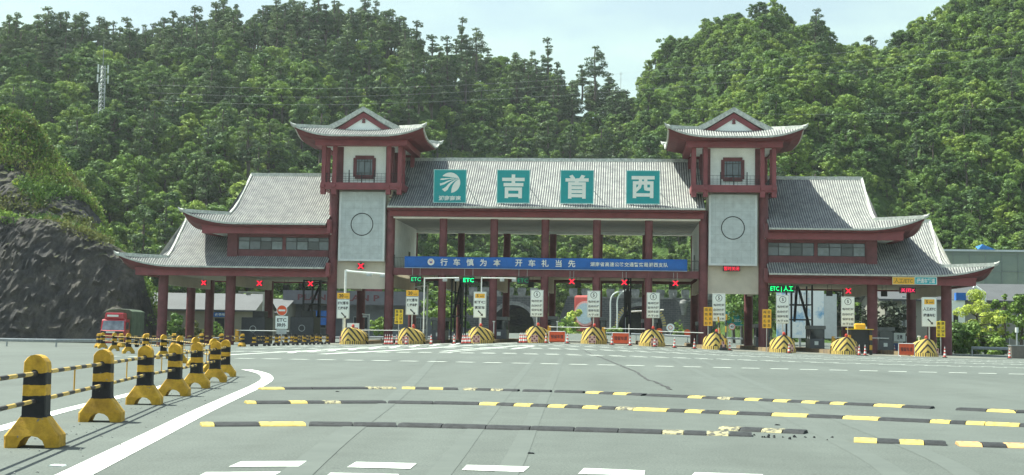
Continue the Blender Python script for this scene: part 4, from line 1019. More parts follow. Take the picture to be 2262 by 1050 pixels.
for px, dy in ((851,0),(855.5,.5),(860.5,-.2),(866,.4)): cone(px, 760, -17.5+dy, cl, 'cones clustered by the second bumper')
cl = 'red and white cone in the tight cluster beside the third striped bumper'
for px, dy in ((1022,0),(1026,.5),(1030,-.2),(1034,.3),(1038,-.4)): cone(px, 757, -17.5+dy, cl, 'cones clustered by the third bumper')
cl = 'red and white cone in the stack left of the bumper by the tunnel mouth'.replace('left of','next to')
for px, dy in ((1149,0),(1153,.5),(1158,-.2),(1162,.3)): cone(px, 757, -16.5+dy, cl, 'cones stacked by the fourth bumper')
for px, Y, lb in ((876,-17.8,'cone in front of the second bumper beside the cluster'),(897.5,-17.8,'cone in front of the second bumper under the 20 km sign'),(952,-18.5,'lone cone between the second and third bumpers, nearer the second'),(1003,-18.5,'lone cone just before the cluster of the third bumper'),
    (1206,-18.5,'cone at the tunnel side of the first orange board'),(1253.5,-18.5,'cone between the first orange board and the fifth bumper'),(1352,-19,'cone at the fifth bumper side of the second orange board'),(1392,-19,'cone beside the second orange board toward the sixth bumper'),
    (1446,-19,'cone in front of the sixth bumper'),(1490,-19,'first of the two lone cones before the bull head wall lane'),(1534,-19,'second of the two lone cones, close to the tower column'),(1612,-19,'cone beside the yellow and black swing arms'),(1743,-19,'cone before the billboard bumper'),
    (1804.5,8,'small far cone under the billboard, farther from the booth frame edge'),(1816,8,'small far cone under the billboard edge'),(1898,-19,'cone against the barred gate bumper'),(1911,-20,'cone standing free beside the barred gate bumper'),(1976,4,'small far cone beside the blue bin'),(2087,-20,'cone against the last bumper'),(2230,-14,'cone before the brown box at the road edge')):
    cone(px, 762, Y, 'red and white '+lb)
# ------------------------------------------------------------------ barrier arms, gantry poles
def arm(x0, x1, Y, h, label, m=wpaint, droop=0.):
    t = thing('boom_gate', (x0, Y, g(x0, Y)+.3), label, 'boom gate', 'horizontal lane boom gates')
    MB().box(-.16,.16,-.2,.2,0,h+.1).build('cabinet', mat('amber barrier cabinet', (.6,.32,.03)), t, bevel=.03)
    d = x1-x0; MB().tube([(0,-.22,h),(d,-.22,h+droop)], .035, 8).build('boom', m, t)
for x0, x1, Y, h, lb, dr in ((-18.2,-12.6,-7,1.05,'white lane barrier arm beside the crimson notice',.05),(.9,5.1,-6,1.25,'white lane barrier arm behind the first orange board',-.02),(6.3,10.4,-6,1.2,'white lane barrier arm behind the second orange board',0),(11.7,16.1,-6,1.15,'white lane barrier arm before the bull head wall',-.08),(29.2,34.6,-3,1.25,'thin grey lane barrier arm in front of the grey building',0),(-31.5,-26,-4,1.2,'white lane barrier arm before the charcoal booths',0)):
    arm(x0, x1, Y, h, lb, droop=dr)
def gantry(px, py_top, Y, px_end, py_end, label, r_=.1, base=None, lamps=2):
    a = at(px, py_top, Y); b = at(px_end, py_end, Y); z0 = g(a.x, Y); t = thing('camera_gantry', (a.x, Y, z0), label, 'camera gantry'); H = a.z-z0
    MB().tube([(0,0,0),(0,0,H)], r_*.8, 10).build('pole', wpaint, t)
    MB().tube([(0,0,H-.1),(b.x-a.x,0,b.z-z0)], r_*.7, 8).build('arm', wpaint, t)
    for k in range(lamps):
        q = .6+.35*k; x = (b.x-a.x)*q; z = (H-.1)+(b.z-z0-H+.1)*q
        MB().box(x-.22,x+.22,-.25,.1,z-.34,z-.1).build('camera', steel, t, bevel=.03)
    return t, a, b, H
t, a, b, H = gantry(764, 597, -13, 850, 606, 'thick white camera gantry pole in front of the tower column', .14)
MB().tube([(0,0,H),(2.6,0,H-.42)], .06, 8).build('brace', wpaint, t)
gantry(938, 613, -10, 1014, 614, 'white gantry pole under the dim green ETC display', .08); gantry(945, 629, 6, 915, 635, 'second white gantry pole behind the 20 km sign', .12, lamps=1)
gantry(1064, 612, -10, 1140, 615, 'white gantry pole rising from behind the third lane sign', .07); gantry(583, 645, 4, 527, 645, 'white L-shaped pole behind the charcoal booth', .14, lamps=1)
gantry(1391, 687, 20, 1466, 685, 'white L-shaped pole before the tunnel with tall lamps', .13, lamps=1)
gantry(816, 694, 4, 800, 694, 'short white square-topped post under the tower', .08, lamps=1)
for px, py, Y, lb in ((1091,712,-3,'behind the third lane sign, before the booth'),(1231,712,-2,'behind the first orange board'),(2030,745,-13,'by the last lane sign')):
    a = at(px, py, Y); z0 = g(a.x, Y)+.2; t = thing('sensor_post', (a.x, Y, z0), 'thin white sensor post '+lb, 'sensor post'); MB().tube([(0,0,0),(0,0,a.z-z0)], .05, 8).build('pole', wpaint, t); MB().box(-.12,.12,-.1,.1,a.z-z0,a.z-z0+.12).build('cap', wpaint, t, bevel=.02)
def frame_thing(pxs, py0, Y, dp, label, truss=False):
    a, b = at(pxs[0], 745, Y), at(pxs[1], 745, Y); zt = at(pxs[0], py0, Y).z; z0 = g(a.x, Y); W_ = b.x-a.x; h = zt-z0
    t = thing('inspection_frame', (a.x, Y, z0), label, 'steel frame')
    for x in (0, W_):
        for y in (0, dp): MB().box(x-.09,x+.09,y-.09,y+.09,0,h).build('upright', dark, t)
    f = MB()
    for z in (h-.1, h*.62, h*.42): f.box(0,W_,-.05,.05,z-.05,z+.05).box(0,W_,dp-.05,dp+.05,z-.05,z+.05).box(-.05,.05,0,dp,z-.05,z+.05).box(W_-.05,W_+.05,0,dp,z-.05,z+.05)
    f.build('crossbar', dark, t)
    f = MB(); f.tube([(W_*.15,0,h*.4),(W_*.55,dp,h)], .14, 6).tube([(W_*.9,0,h*.3),(W_*.45,dp,h)], .14, 6); f.build('stair_beam', dark, t)
    f = MB()
    for x in np.linspace(.1, W_-.1, 9): f.box(x-.015,x+.015,-.04,-.02,h*.62,h*.78)
    f.build('handrail', dark, t)
frame_thing((668,705), 618, 6, 4, 'dark steel inspection frame with slanted beams beside the tower column')
frame_thing((996,1020), 616, 4, 3, 'narrow dark steel frame behind the third lane column')
frame_thing((1379,1392), 612, 6, 3, 'slim dark ladder frame in front of the tunnel with tall lamps')
frame_thing((1748,1794), 610, 5, 4, 'dark steel inspection frame in front of the billboard')
# yellow black swing arms
for px, top, lb, tilt in ((1594,700,'first yellow and black swing pole beside the tower bumper',-.1),(1602,694,'second yellow and black swing pole beside the tower bumper',.04)):
    Y = -19; a = at(px, top, Y); z0 = g(a.x, Y); t = thing('swing_pole', (a.x, Y, z0), lb, 'pole'); h = a.z-z0
    for k in range(6): MB().tube([(tilt*h*k/6,0,h*k/6),(tilt*h*(k+1)/6,0,h*(k+1)/6)], .07, 8).build('band', yel if k % 2 else blk, t)
    MB().box(-.2,.2,-.15,.15,0,.25).build('base', blk, t, bevel=.03)
# barred gate with lamps
Y = -14; c = at(1900, 745, Y); z0 = g(c.x, Y); t = thing('barrier_gate', (c.x, Y, z0), 'dark gate box with two banded posts and amber lamp on top', 'gate')
MB().box(-.85,.85,.1,.8,.3,2.3).build('box', dark, t, bevel=.03)
for x in (-.95,.95):
    for k in range(5): MB().box(x-.12,x+.12,-.1,.1,.45*k,.45*(k+1)).build('post_band', yel if k % 2 else blk, t)
MB().box(-.5,.5,-.1,.4,2.32,2.85).build('amber_lamp', signo, t, bevel=.12)
MB().box(-1.2,1.2,-.2,.6,2.3,2.36).build('top_shelf', signy, t)
# blue bin and billboard
c = at(1984, 780, 6); t = thing('blue_bin', (c.x, 6, g(c.x,6)), 'blue bin with a small white notice above it near the far small cone', 'bin'); MB().box(-.75,.75,-.5,.5,0,1.1).build('body', mat('blue bin plastic', (.03,.07,.2)), t, bevel=.05); MB().box(-.55,.65,-.52,-.48,1.3,2.2).build('notice', signw, t); MB().box(-.03,.03,-.47,-.42,0,2.2).build('pole', steel, t)
text([('注意', .05, 1.75, .5, .6)], t, ink, -.525)
Y = 40; a, b = at(1716, 745, Y), at(1820, 643, Y); z0 = g(a.x, Y); zb = at(1770, 747, Y).z
t = thing('billboard', ((a.x+b.x)/2, Y, z0), 'large blue and white painted billboard seen through the toll lanes', 'billboard'); w2 = (b.x-a.x)/2; H = b.z-z0
def bbmat():
    m, t_, b_ = nodemat('blue watercolour print'); tc_ = t_.nodes.new('ShaderNodeTexCoord'); n1 = tnoise(t_, tc_.outputs['Object'], .35, 8, .65)
    r_ = ramp(t_, n1.outputs[0], .38, (.20,.45,.70), .50, (.90,.95,.95)); t_.links.new(r_.outputs[0], b_.inputs['Base Color']); b_.inputs['Roughness'].default_value = .6; return m
MB().box(-w2,w2,0,.3,zb-z0,H).build('print_panel', bbmat(), t); MB().box(w2,w2+1.7,0.1,1.2,zb-z0,H-.4).build('side_panel', greyl, t)
for x in (-w2*.8, 0, w2*.8): MB().box(x-.15,x+.15,.35,.65,0,H-.3).build('leg', steel, t)
# ------------------------------------------------------------------ guard rails
def wguard(P, z0s, label, h=.75, sp=3.6, post_m_=steel, n_=1):
    t = thing('crash_barrier', P[0], label, 'guard rail'); o0 = P[0]
    prof_ = [(0,.0),(-.03,.05),(-.06,.09),(0,.15),(-.06,.21),(-.03,.26),(0,.31)]
    for hh in ([h-.31] if n_ == 1 else [h-.31, h-.75]):
        rows = []
        for i, p in enumerate(P):
            d = P[min(i+1,len(P)-1)]-P[max(i-1,0)]; nn = Vector((-d.y,d.x,0)).normalized()
            rows.append([p-o0+nn*q*1.+Vector((0,0,hh+z)) for q, z in prof_])
        MB().grid(rows).build('rail', steel, t, recalc=False)
    for a, b in zip(P[:-1], P[1:]):
        n = max(1, int((b-a).length/sp))
        for k in range(n):
            p = a.lerp(b, k/n)-o0; MB().box(p.x-.06,p.x+.06,p.y+.05,p.y+.17,p.z-.3,p.z+h).build('post', steel, t)
G = lambda x, y: Vector((x, y, g(x, y)))
wguard([G(-62,-26),G(-52,-22),G(-44,-19),G(-38,-13),G(-36,-4)], 0, 'long steel guard rail at the foot of the dark rock slope')
a = at(2148, 775, 4); wguard([G(a.x,4),G(a.x+12,2),G(a.x+24,0)], 0, 'steel guard rail before the low hedge and grey building', .95)
wguard([G(-46,26),G(-30,30),G(-12,34)], 0, 'far steel guard rail behind the toll lanes'); wguard([G(3,60),G(14,60),G(26,58)], 0, 'white concrete edged guard rail before the tunnel portals', 1.1)
# ------------------------------------------------------------------ red truck
def truck():
    s_ = 26.; p = gs(250, s_); z = -.8
    t = thing('cargo_truck', (p.x-.1, p.y, g(p.x,p.y)), 'red light truck with dark green tarpaulin driving below the rock slope', 'truck', rz=.13)
    rp_ = mat('truck red paint', (.42,.02,.03), .3, .1, 2, coat=.5)
    f = MB(); pf = [(0,.75),(-.02,1.45),(.12,1.5),(.42,2.35),(.55,2.45),(1.75,2.45),(1.75,.55),(.05,.55)]
    vs = [(x,y,z_) for x in (-1.02,1.02) for y, z_ in pf]; n = len(pf)
    f.add(vs, [tuple(range(n)), tuple(range(2*n-1,n-1,-1))]+[(i,(i+1)%n,(i+1)%n+n,i+n) for i in range(n)]); f.build('cab', rp_, t, bevel=.06)
    f = MB(); f.prism([(-.85,2.46),(.85,2.46),(.75,3.0),(-.75,3.0)], .5, 1.6); f.build('wind_deflector', rp_, t, bevel=.08)
    MB().box(-.6,.35,.46,.5,2.66,2.82).build('deflector_stripe', lwhite, t)
    f = MB(); f.add([(-.93,.105,1.52),(.93,.105,1.52),(.86,.40,2.32),(-.86,.40,2.32)], [(0,1,2,3)]); f.build('windscreen', mat('windscreen glass', (.16,.18,.21), .08, .3, 2, spec=.8), t, recalc=False)
    MB().box(-.95,.95,-.06,-.01,1.22,1.45).build('grille', dark, t, bevel=.01); MB().box(-.5,.25,-.08,-.061,1.28,1.4).build('badge', lwhite, t)
    MB().box(-1.04,1.04,-.12,.1,.45,.78).build('bumper', rp_, t, bevel=.03); MB().box(-.65,.65,-.14,-.121,.55,.85).build('lower_grille', steel, t)
    for sx in (-1, 1):
        MB().box(sx*.86-.16,sx*.86+.16,-.10,-.02,.78,1.05).build('headlight', lwhite, t, bevel=.03)
        MB().box(sx*1.22-.1,sx*1.22+.1,.1,.18,1.65,2.15).build('mirror', dark, t, bevel=.02)
        MB().box(sx*1.03-.005,sx*1.03+.005,.5,1.4,1.55,2.2).build('side_window', dkgl, t)
    tp = mat('green tarpaulin', (.07,.10,.06), .7, .25, 1.5, .3)
    f = MB(); f.prism([(-1.1,1.0),(1.1,1.0),(1.13,3.15),(.8,3.32),(0,3.38),(-.8,3.32),(-1.13,3.15)], 1.95, 6.4); f.build('tarpaulin', tp, t, bevel=.05)
    MB().box(-1.08,1.08,1.9,6.4,.75,1.0).build('cargo_bed', dark, t)
    for y, xx in ((.75,.92),(4.9,.92)):
        for sx in (-1, 1):
            wh = MB().tube([(sx*xx-.12,y,.42),(sx*xx+.12,y,.42)], .42, 18).build('wheel', dark, t); MB().tube([(sx*(xx+.121),y,.42),(sx*(xx+.135),y,.42)], .2, 12).build('rim', steel, wh)
truck()
# ------------------------------------------------------------------ buildings behind
def house(name, x0, x1, y0, y1, z0, zw, zr, wallm, roofm, label, cat='building', wins=(), over=.5, gable=None):
    t = thing(name, ((x0+x1)/2, y0, z0), label, cat); w2 = (x1-x0)/2; D_y = y1-y0; h = zw-z0; r_ = zr-z0
    MB().box(-w2,w2,0,D_y,0,h).build('wall', wallm, t)
    if zr > zw:
        f = MB(); f.add([(-w2-over,-over,h),(w2+over,-over,h),(w2+over,D_y/2,r_),(-w2-over,D_y/2,r_),(-w2-over,D_y+over,h),(w2+over,D_y+over,h)], [(0,1,2,3),(3,2,5,4)])
        f.add([(-w2-over,-over,h-.25),(w2+over,-over,h-.25),(w2+over,-over,h),(-w2-over,-over,h)], [(0,1,2,3)]); f.add([(-w2-over,-over,h-.2),(w2+over,-over,h-.2),(w2+over,.2,h-.2),(-w2-over,.2,h-.2)], [(0,1,2,3)])
        f.build('roof', roofm, t, recalc=False)
        for sx in (-1, 1): MB().add([(sx*w2,0,h),(sx*w2,D_y,h),(sx*w2,D_y/2,r_-.2)], [(0,1,2)]).build('gable_end', wallm, t, recalc=False)
    for a, b, c, d in wins:
        fr = MB().box(a-.06,b+.06,-.06,-.02,c-.06,d+.06).build('window', greyl, t); MB().box(a,b,-.09,-.061,c,d).build('pane', dkgl, fr)
        MB().box((a+b)/2-.03,(a+b)/2+.03,-.11,-.091,c,d).build('sash', greyl, fr)
    return t
roofg = mat('plain grey roof', (.105,.11,.115), .8, .1, .4)
palew = mat('pale cream wall', (.27,.25,.20), .85, .08, .5)
a, b = at(330, 690, 62), at(560, 690, 62)
t = house('service_house', a.x-14, b.x, 62, 74, g(-60,62)-.2, at(450,684,62).z, at(450,648,68).z, palew, roofg, 'long low cream house with plain grey roof beyond the end wing columns', wins=((1.5,3.1,.9,2.9),(-2.,-.6,1.,2.6),(-6,-4.6,1,2.6)))
X_ = lambda px, t=t: at(px, 690, 61.9).x-t.location.x; Z_ = lambda py, t=t: at(460, py, 61.9).z-t.location.z
MB().box(X_(473),X_(501),-.3,-.12,Z_(700),Z_(690)).build('blue_sign_board', signb, t); text([('收费所', (X_(473)+X_(501))/2, (Z_(700)+Z_(690))/2, .45, (X_(501)-X_(473))*.8)], t, lwhite, -.31, 'lettering')
MB().box(X_(475),X_(496),-.05,0.,Z_(740),Z_(703)).build('door', dkgl, t)
a, b = at(556, 690, 80), at(620, 690, 80); house('gabled_house', a.x, b.x, 80, 95, 0, at(580,690,80).z, at(580,660,87).z, palew, roofg, 'small grey roofed house half hidden behind the dark wing column', wins=((-1,1,1.5,3),))
a, b = at(640, 690, 90), at(1000, 690, 90); t = house('canopy_station', a.x, b.x, 90, 110, 0, at(800,672,90).z, at(800,672,90).z, mat('hazy grey wall', (.16,.17,.19), .8, .2, .5), roofg, 'flat low grey service station with pale canopy band behind the tower lanes', wins=((-9,-7,1.5,3.5),(-3,-.5,1.5,3.5),(3,5,1.5,3.5),(8,10,1.5,3.5)))
h_ = at(800,672,90).z; MB().box(-(b.x-a.x)/2-.5,(b.x-a.x)/2+.5,-3,0,h_-.2,h_+2.2).build('canopy_band', mat('pale canopy band', (.15,.15,.17), .6, .08, 1), t)
f = MB(); 
text([('PLAN P', -1.5, h_+1.0, 1.5, 7.0), ('PLAN', -10, h_+1.0, 1.4, 5)], t, mat('faded red lettering', (.16,.04,.05)), -3.02)
c = at(830, 640, 92); f.box(-3.2,1.5,2,2.4,h_+2.2,c.z+1.2); f.build('rooftop_sign', mat('pink red sign', (.25,.05,.06), .6, .5, .9), t)
MB().box(-11,-6,-2.5,-1,2,4.5).build('blue_panel', signb, t)
# grey office building
Y = 45; a, b = at(1955, 690, Y), at(2400, 690, Y); zb = g(60, Y); c0 = (a.x+b.x)/2
def wpx(px0, px1, py0, py1): return (at(px0,700,Y).x-c0, at(px1,700,Y).x-c0, at(2000,py1,Y).z-zb, at(2000,py0,Y).z-zb)
t = house('office_building', a.x, b.x, Y, 62, zb, at(2100,663,Y).z, at(2100,626,53).z, mat('cream grey render', (.25,.245,.21), .85, .06, .4), mat('slate grey roof', (.075,.08,.085), .8, .1, .4), 'cream grey two storey office building with dark roof beside the last wing', over=1.,
   wins=[wpx(1993,2009,656,684), wpx(1993,2009,697,722), wpx(1993,2009,740,775), wpx(2040,2050,658,684), wpx(2212,2228,683,708), wpx(2212,2228,735,762), wpx(2248,2262,683,708), wpx(2166,2176,700,714)])
a = at(2156,632,Y-3); t2 = MB().tube([(0,0,0),(1.3,0,-.9),(1.4,0,-3.)], .28, 8).build('drain_elbow', lwhite, t); t2.location = (a.x-c0, -2, a.z-zb)
# entrance sign tower
a = at(2115, 745, 40); z0 = g(a.x,40); t = thing('pylon_sign', (a.x,40,z0), 'white narrow pylon with blue top behind the last column', 'pylon sign'); zt = at(2115,647,40).z-z0
MB().box(-1.2,1.0,0,.6,0,zt-1.).build('body', white, t); MB().box(-.2,1.1,-.3,.6,zt-1.,zt).build('blue_top', signb, t); MB().box(-.5,.1,-.05,-.01,2,zt-2.6).build('dark_panel', dark, t)
# net covered building on the slope
Y = 82; a, b = at(2070, 600, Y), at(2450, 600, Y); zt = at(2170,556,Y).z; zb = at(2170,645,Y).z-8
t = thing('netted_building', ((a.x+b.x)/2, Y, zb), 'building under pale green construction netting on the slope behind the last wing', 'building'); w2 = (b.x-a.x)/2; h = zt-zb
netm, tt, bb = nodemat('green scaffold net'); geo = tt.nodes.new('ShaderNodeNewGeometry'); r_ = ramp(tt, tnoise(tt, geo.outputs['Position'], .18, 5, .6).outputs[0], .35, (.19,.24,.205), .7, (.29,.33,.25)); tt.links.new(r_.outputs[0], bb.inputs['Base Color']); bb.inputs['Roughness'].default_value = .9
MB().box(-w2,w2,0,20,0,h).build('net_wall', netm, t)
f = MB()
for x in np.arange(-w2, w2, 2.6): f.box(x-.04,x+.04,-.1,0,h*.35,h)
for z in (h*.97, h*.78, h*.62): f.box(-w2,w2,-.1,0,z-.05,z+.05)
f.build('net_seam', mat('pale net seam', (.24,.27,.25)), t)
MB().box(-w2-.5,w2,-1,0,h*.40,h*.46).build('dark_ledge', dark, t); MB().box(-w2-.3,w2,-.3,20.3,h,h+.3).build('roof_edge', greyl, t)
f = MB(); f.add([(-w2+6.5,-.5,h+.3),(-w2+9.3,-.5,h+.3),(-w2+7.3,-.3,h+1.2),(-w2+7,3,h+1.),(-w2+9.5,3,h+.5)], [(0,1,2),(2,1,4,3),(0,2,3)]); f.build('blue_tarp', mat('blue tarp', (.02,.16,.45), .6), t, recalc=False)
# ------------------------------------------------------------------ tunnels
stone, tt, bb = nodemat('grey coursed stone'); geo = tt.nodes.new('ShaderNodeNewGeometry'); sx = tt.nodes.new('ShaderNodeSeparateXYZ'); cb_ = tt.nodes.new('ShaderNodeCombineXYZ'); tt.links.new(geo.outputs['Position'], sx.inputs[0]); tt.links.new(sx.outputs[0], cb_.inputs[0]); tt.links.new(sx.outputs[2], cb_.inputs[1])
bk = tt.nodes.new('ShaderNodeTexBrick'); bk.inputs['Scale'].default_value = 1.; bk.inputs['Brick Width'].default_value = 1.1; bk.inputs['Row Height'].default_value = .5; bk.inputs['Mortar Size'].default_value = .04
bk.inputs['Color1'].default_value = (.065,.068,.078,1); bk.inputs['Color2'].default_value = (.10,.10,.11,1); bk.inputs['Mortar'].default_value = (.17,.17,.17,1); tt.links.new(cb_.outputs[0], bk.inputs['Vector'])
st = ramp(tt, tnoise(tt, geo.outputs['Position'], .5, 6, .65, (1,1,.25)).outputs[0], .35, (.6,.6,.62), .65, (1.25,1.22,1.15)); tt.links.new(mulc(tt, bk.outputs[0], st.outputs[0]), bb.inputs['Base Color']); bb.inputs['Roughness'].default_value = .9
capm = mat('weathered pale capstone', (.30,.30,.29), .9, .3, .8, c2=(.12,.12,.12))
YT = 165
def portal(cx, hw, top, x0, x1, zt, label, slantl=0, slantr=0):
    z0 = 1.2; t = thing('tunnel_portal', (cx, YT, z0), label, 'tunnel portal'); R1 = hw; cz = top-z0-R1
    cz = max(.5, cz)
    arc = [(R1*math.cos(math.pi*i/24), cz+R1*math.sin(math.pi*i/24)) for i in range(25)]
    # wall around the opening built from columns of quads
    f = MB(); xl, xr = x0-cx, x1-cx; H = zt-z0
    Xs = sorted(set([xl, xr]+[a_[0] for a_ in arc])); 
    def lowz(x): return 0 if abs(x) > R1 else cz+math.sqrt(max(0, R1*R1-x*x))
    def edge(x): 
        e = H
        if slantl and x < xl+slantl: e = H*(.0+(x-xl)/slantl)
        if slantr and x > xr-slantr: e = H*((xr-x)/slantr)
        return e
    Xs = sorted(set(Xs+([xl+slantl] if slantl else [])+([xr-slantr] if slantr else [])))
    for u, v in zip(Xs[:-1], Xs[1:]):
        lu, lv = lowz(u) if abs(u) < R1-1e-6 or True else 0, lowz(v)
        if (u+v)/2 < -R1 or (u+v)/2 > R1: lu = lv = 0
        f.add([(u,0,lu),(v,0,lv),(v,0,max(edge(v), lv+.01)),(u,0,max(edge(u), lu+.01))], [(0,1,2,3)])
    f.build('stone_wall', stone, t, recalc=False)
    f = MB(); rows = [[(x,y,z) for x, z in [(R1,0)]+arc+[(-R1,0)]] for y in (0, 6, 14, 30)]; f.grid(rows); f.add([(-R1,30,0),(R1,30,0),(R1,30,cz+R1),(-R1,30,cz+R1)], [(0,1,2,3)]); f.build('tunnel_lining', mat('dark tunnel lining', (.02,.02,.028), .9), t, recalc=False)
    f = MB(); o_ = [((R1+.9)*math.cos(math.pi*i/24), cz+(R1+.9)*math.sin(math.pi*i/24)) for i in range(25)]
    f.grid([[(x,-.25,z) for x, z in [(R1,0)]+arc+[(-R1,0)]], [(x,-.25,z) for x, z in [(R1+.9,0)]+o_+[(-R1-.9,0)]], [(x,0,z) for x, z in [(R1+.9,0)]+o_+[(-R1-.9,0)]]]); f.build('arch_ring', capm, t, recalc=False)
    f = MB(); k = 0
    for x in np.arange(xl+slantl+.6, xr-slantr-.8, 2.9):
        f.prism([(x,H+.0),(x+1.5,H+.0),(x+1.75,H+1.2),(x+1.65,H+1.9),(x-.15,H+1.9),(x-.25,H+1.2)], -.4, .8)
    f.box(xl+slantl,xr-slantr,-.2,.8,H-.25,H+.05); f.build('battlement', capm, t)
    return t, H
portal(-17.2, 5.0, 7.7, -34, -9.0, 9.9, 'dark tunnel mouth in a battlemented stone wall beside the lone ETC sign')
t, H = portal(12.6, 5.1, 7.9, -7.5, 30, 9.9, 'dark tunnel mouth with striped arch edges and bull head relief wall', slantl=3.)
c = at(1510, 668, YT-.3); f = MB()    # bull head relief
pts = smoothpts([Vector(p) for p in ((-2.3,-.2,2.2),(-2.0,-.3,.9),(-1.0,-.3,.2),(1.0,-.3,.2),(2.0,-.3,.9),(2.3,-.2,2.2))], 5); f.tube(pts, [.05]+[.16]*(len(pts)-2)+[.05], 8)
f.lathe([(.05,-3.2),(.55,-3.0),(.6,-2.4),(.75,-1.2),(1.15,-.3),(.9,.4),(.2,.6)], 14); o = f.build('bull_head_relief', capm, t, smooth=True); o.location = (c.x-12.6, -.3, c.z-1.2)
for sx, mm in ((-1,1),(1,1)):      # striped jamb
    f = MB()
    for k in range(9):
        a0 = .02+.11*k; f.add([(sx*5.15*math.cos(a0),-.27,2.+5.1*math.sin(a0)),(sx*5.95*math.cos(a0),-.27,2.+5.95*math.sin(a0)),(sx*5.95*math.cos(a0+.055),-.27,2.+5.95*math.sin(a0+.055)),(sx*5.15*math.cos(a0+.055),-.27,2.+5.1*math.sin(a0+.055))], [(0,1,2,3)])
    f.build('stripe_marking', ypale, t, recalc=False)
# round red decoration, disc and street lamps
c = at(1296, 690, 148); t = thing('round_decoration', (c.x, 148, g(c.x,148)), 'big red panel holding a pale blue round disc beside the tunnel wall', 'decoration', rz=-.5); hz = c.z-g(c.x,148)
f = MB(); f.box(-3.2,3.2,-.3,.6,hz-4.3,hz+3.7); f.build('red_panel', mat('salmon red panel', (.40,.06,.05), .6, .2, .4), t, bevel=.5)
MB().tube([(0,-.3,hz-.3),(0,-.7,hz-.3)], 2.75, 32).build('pink_ring', mat('pink ring', (.6,.32,.30)), t); MB().tube([(0,-.7,hz-.3),(0,-.75,hz-.3)], 2.3, 32).build('disc', mat('pale blue disc', (.30,.40,.45)), t); MB().box(-.8,.8,-.1,.5,0,hz-4.2).build('base', concrete, t)
c = at(1481, 724, 120); t = thing('round_marker', (c.x,120,g(c.x,120)), 'pale round disc standing by the striped tunnel edge', 'marker'); hz = c.z-g(c.x,120); MB().tube([(0,0,hz),(0,.2,hz)], .8, 24).build('disc', white, t); ringpts(0,hz,.3,.42,-.01).build('spiral_ring', ored, t, recalc=False); MB().box(-.1,.1,.02,.18,0,hz-.7).build('post', steel, t)
for px, top, ex, ey, lb in ((1349,648,1365,645,'nearer the round red decoration'),(1364,646,1384,640,'middle one of the three before the tunnel'),(1381,642,1384,642,'the straight one next to the tunnel mouth')):
    Y = 110; a = at(px, top, Y); b = at(ex, ey, Y); z0 = g(a.x, Y); t = thing('street_lamp', (a.x, Y, z0), 'tall pale curved street lamp, '+lb, 'street lamp', 'street lamps before the tunnels'); H = a.z-z0; dx = b.x-a.x
    MB().tube(smoothpts([Vector((0,0,0)), Vector((0,0,H*.5)), Vector((0,0,H-1.5)), Vector((dx*.3,0,H-.3)), Vector((dx,0,b.z-z0))], 5), .13, 8).build('pole', wpaint, t); MB().box(dx-.1,dx+1.,-.2,.2,b.z-z0-.1,b.z-z0+.08).build('lamp_head', steel, t, bevel=.03)
for px, py, lb in ((1449,738,'first'),(1496,740,'second')):
    c = at(px, 734, 60); t = thing('red_barrel', (c.x+ (1.5 if px>1480 else .5),60,g(c.x,60)), lb+' small red and white roadworks sign stand beyond the toll lanes', 'road sign'); MB().tube([(0,0,1.5),(0,.05,1.5)], .5, 16).build('disc', ored, t); MB().box(-.03,.03,.06,.1,0,1.5).build('pole', steel, t); MB().box(-.3,.3,-.2,.3,0,.08).build('base', dark, t)
# green direction sign beyond
c = at(1622, 702, 60); t = panel_sign('direction_sign', c, 2.9, 2.5, signg, lwhite, 'green direction sign seen beyond the tower lane', 'sign'); text([('吉首西站', .0, .55, .55, 2.0),('出口', .5, -.4, .5, 1.0)], t, lwhite, -.01)
for x in (-1,1): MB().box(x-.06,x+.06,.1,.2,-c.z+g(c.x,60),1.2).build('pole', steel, t)
c = at(1617, 722, 58); t = thing('speed_limit_sign', (c.x,58,g(c.x,58)), 'small round speed limit sign under the green direction sign', 'road sign'); hz = c.z-g(c.x,58); MB().tube([(0,0,hz),(0,.04,hz)], .5, 20).build('disc', signw, t); ringpts(0,hz,.38,.48,-.01).build('rim', ored, t, recalc=False); text([('40',0,hz,.5,.5)], t, ink, -.01); MB().box(-.04,.04,.05,.12,0,hz).build('pole', steel, t)
# boxes and lamp at the road edge
c = at(2248, 790, -12); t = thing('equipment_box', (c.x,-12,g(c.x,-12)), 'brown grey box behind the outermost cone', 'box'); MB().box(-.7,1.3,-.5,.5,0,1.15).build('body', mat('dusty brown box', (.16,.14,.12)), t, bevel=.03); MB().box(-.75,1.35,-.55,.55,1.15,1.22).build('lid', steel, t)
a = at(2246, 735, -4); z0 = g(a.x,-4); t = thing('short_lamp_post', (a.x,-4,z0), 'short grey post with cylindrical white head near the road edge', 'lamp post'); h = a.z-z0; MB().tube([(0,0,0),(0,0,h)], .08, 10).build('pole', steel, t); MB().tube([(0,0,h),(0,0,h+.5)], .16, 12).build('lamp_head', wpaint, t)
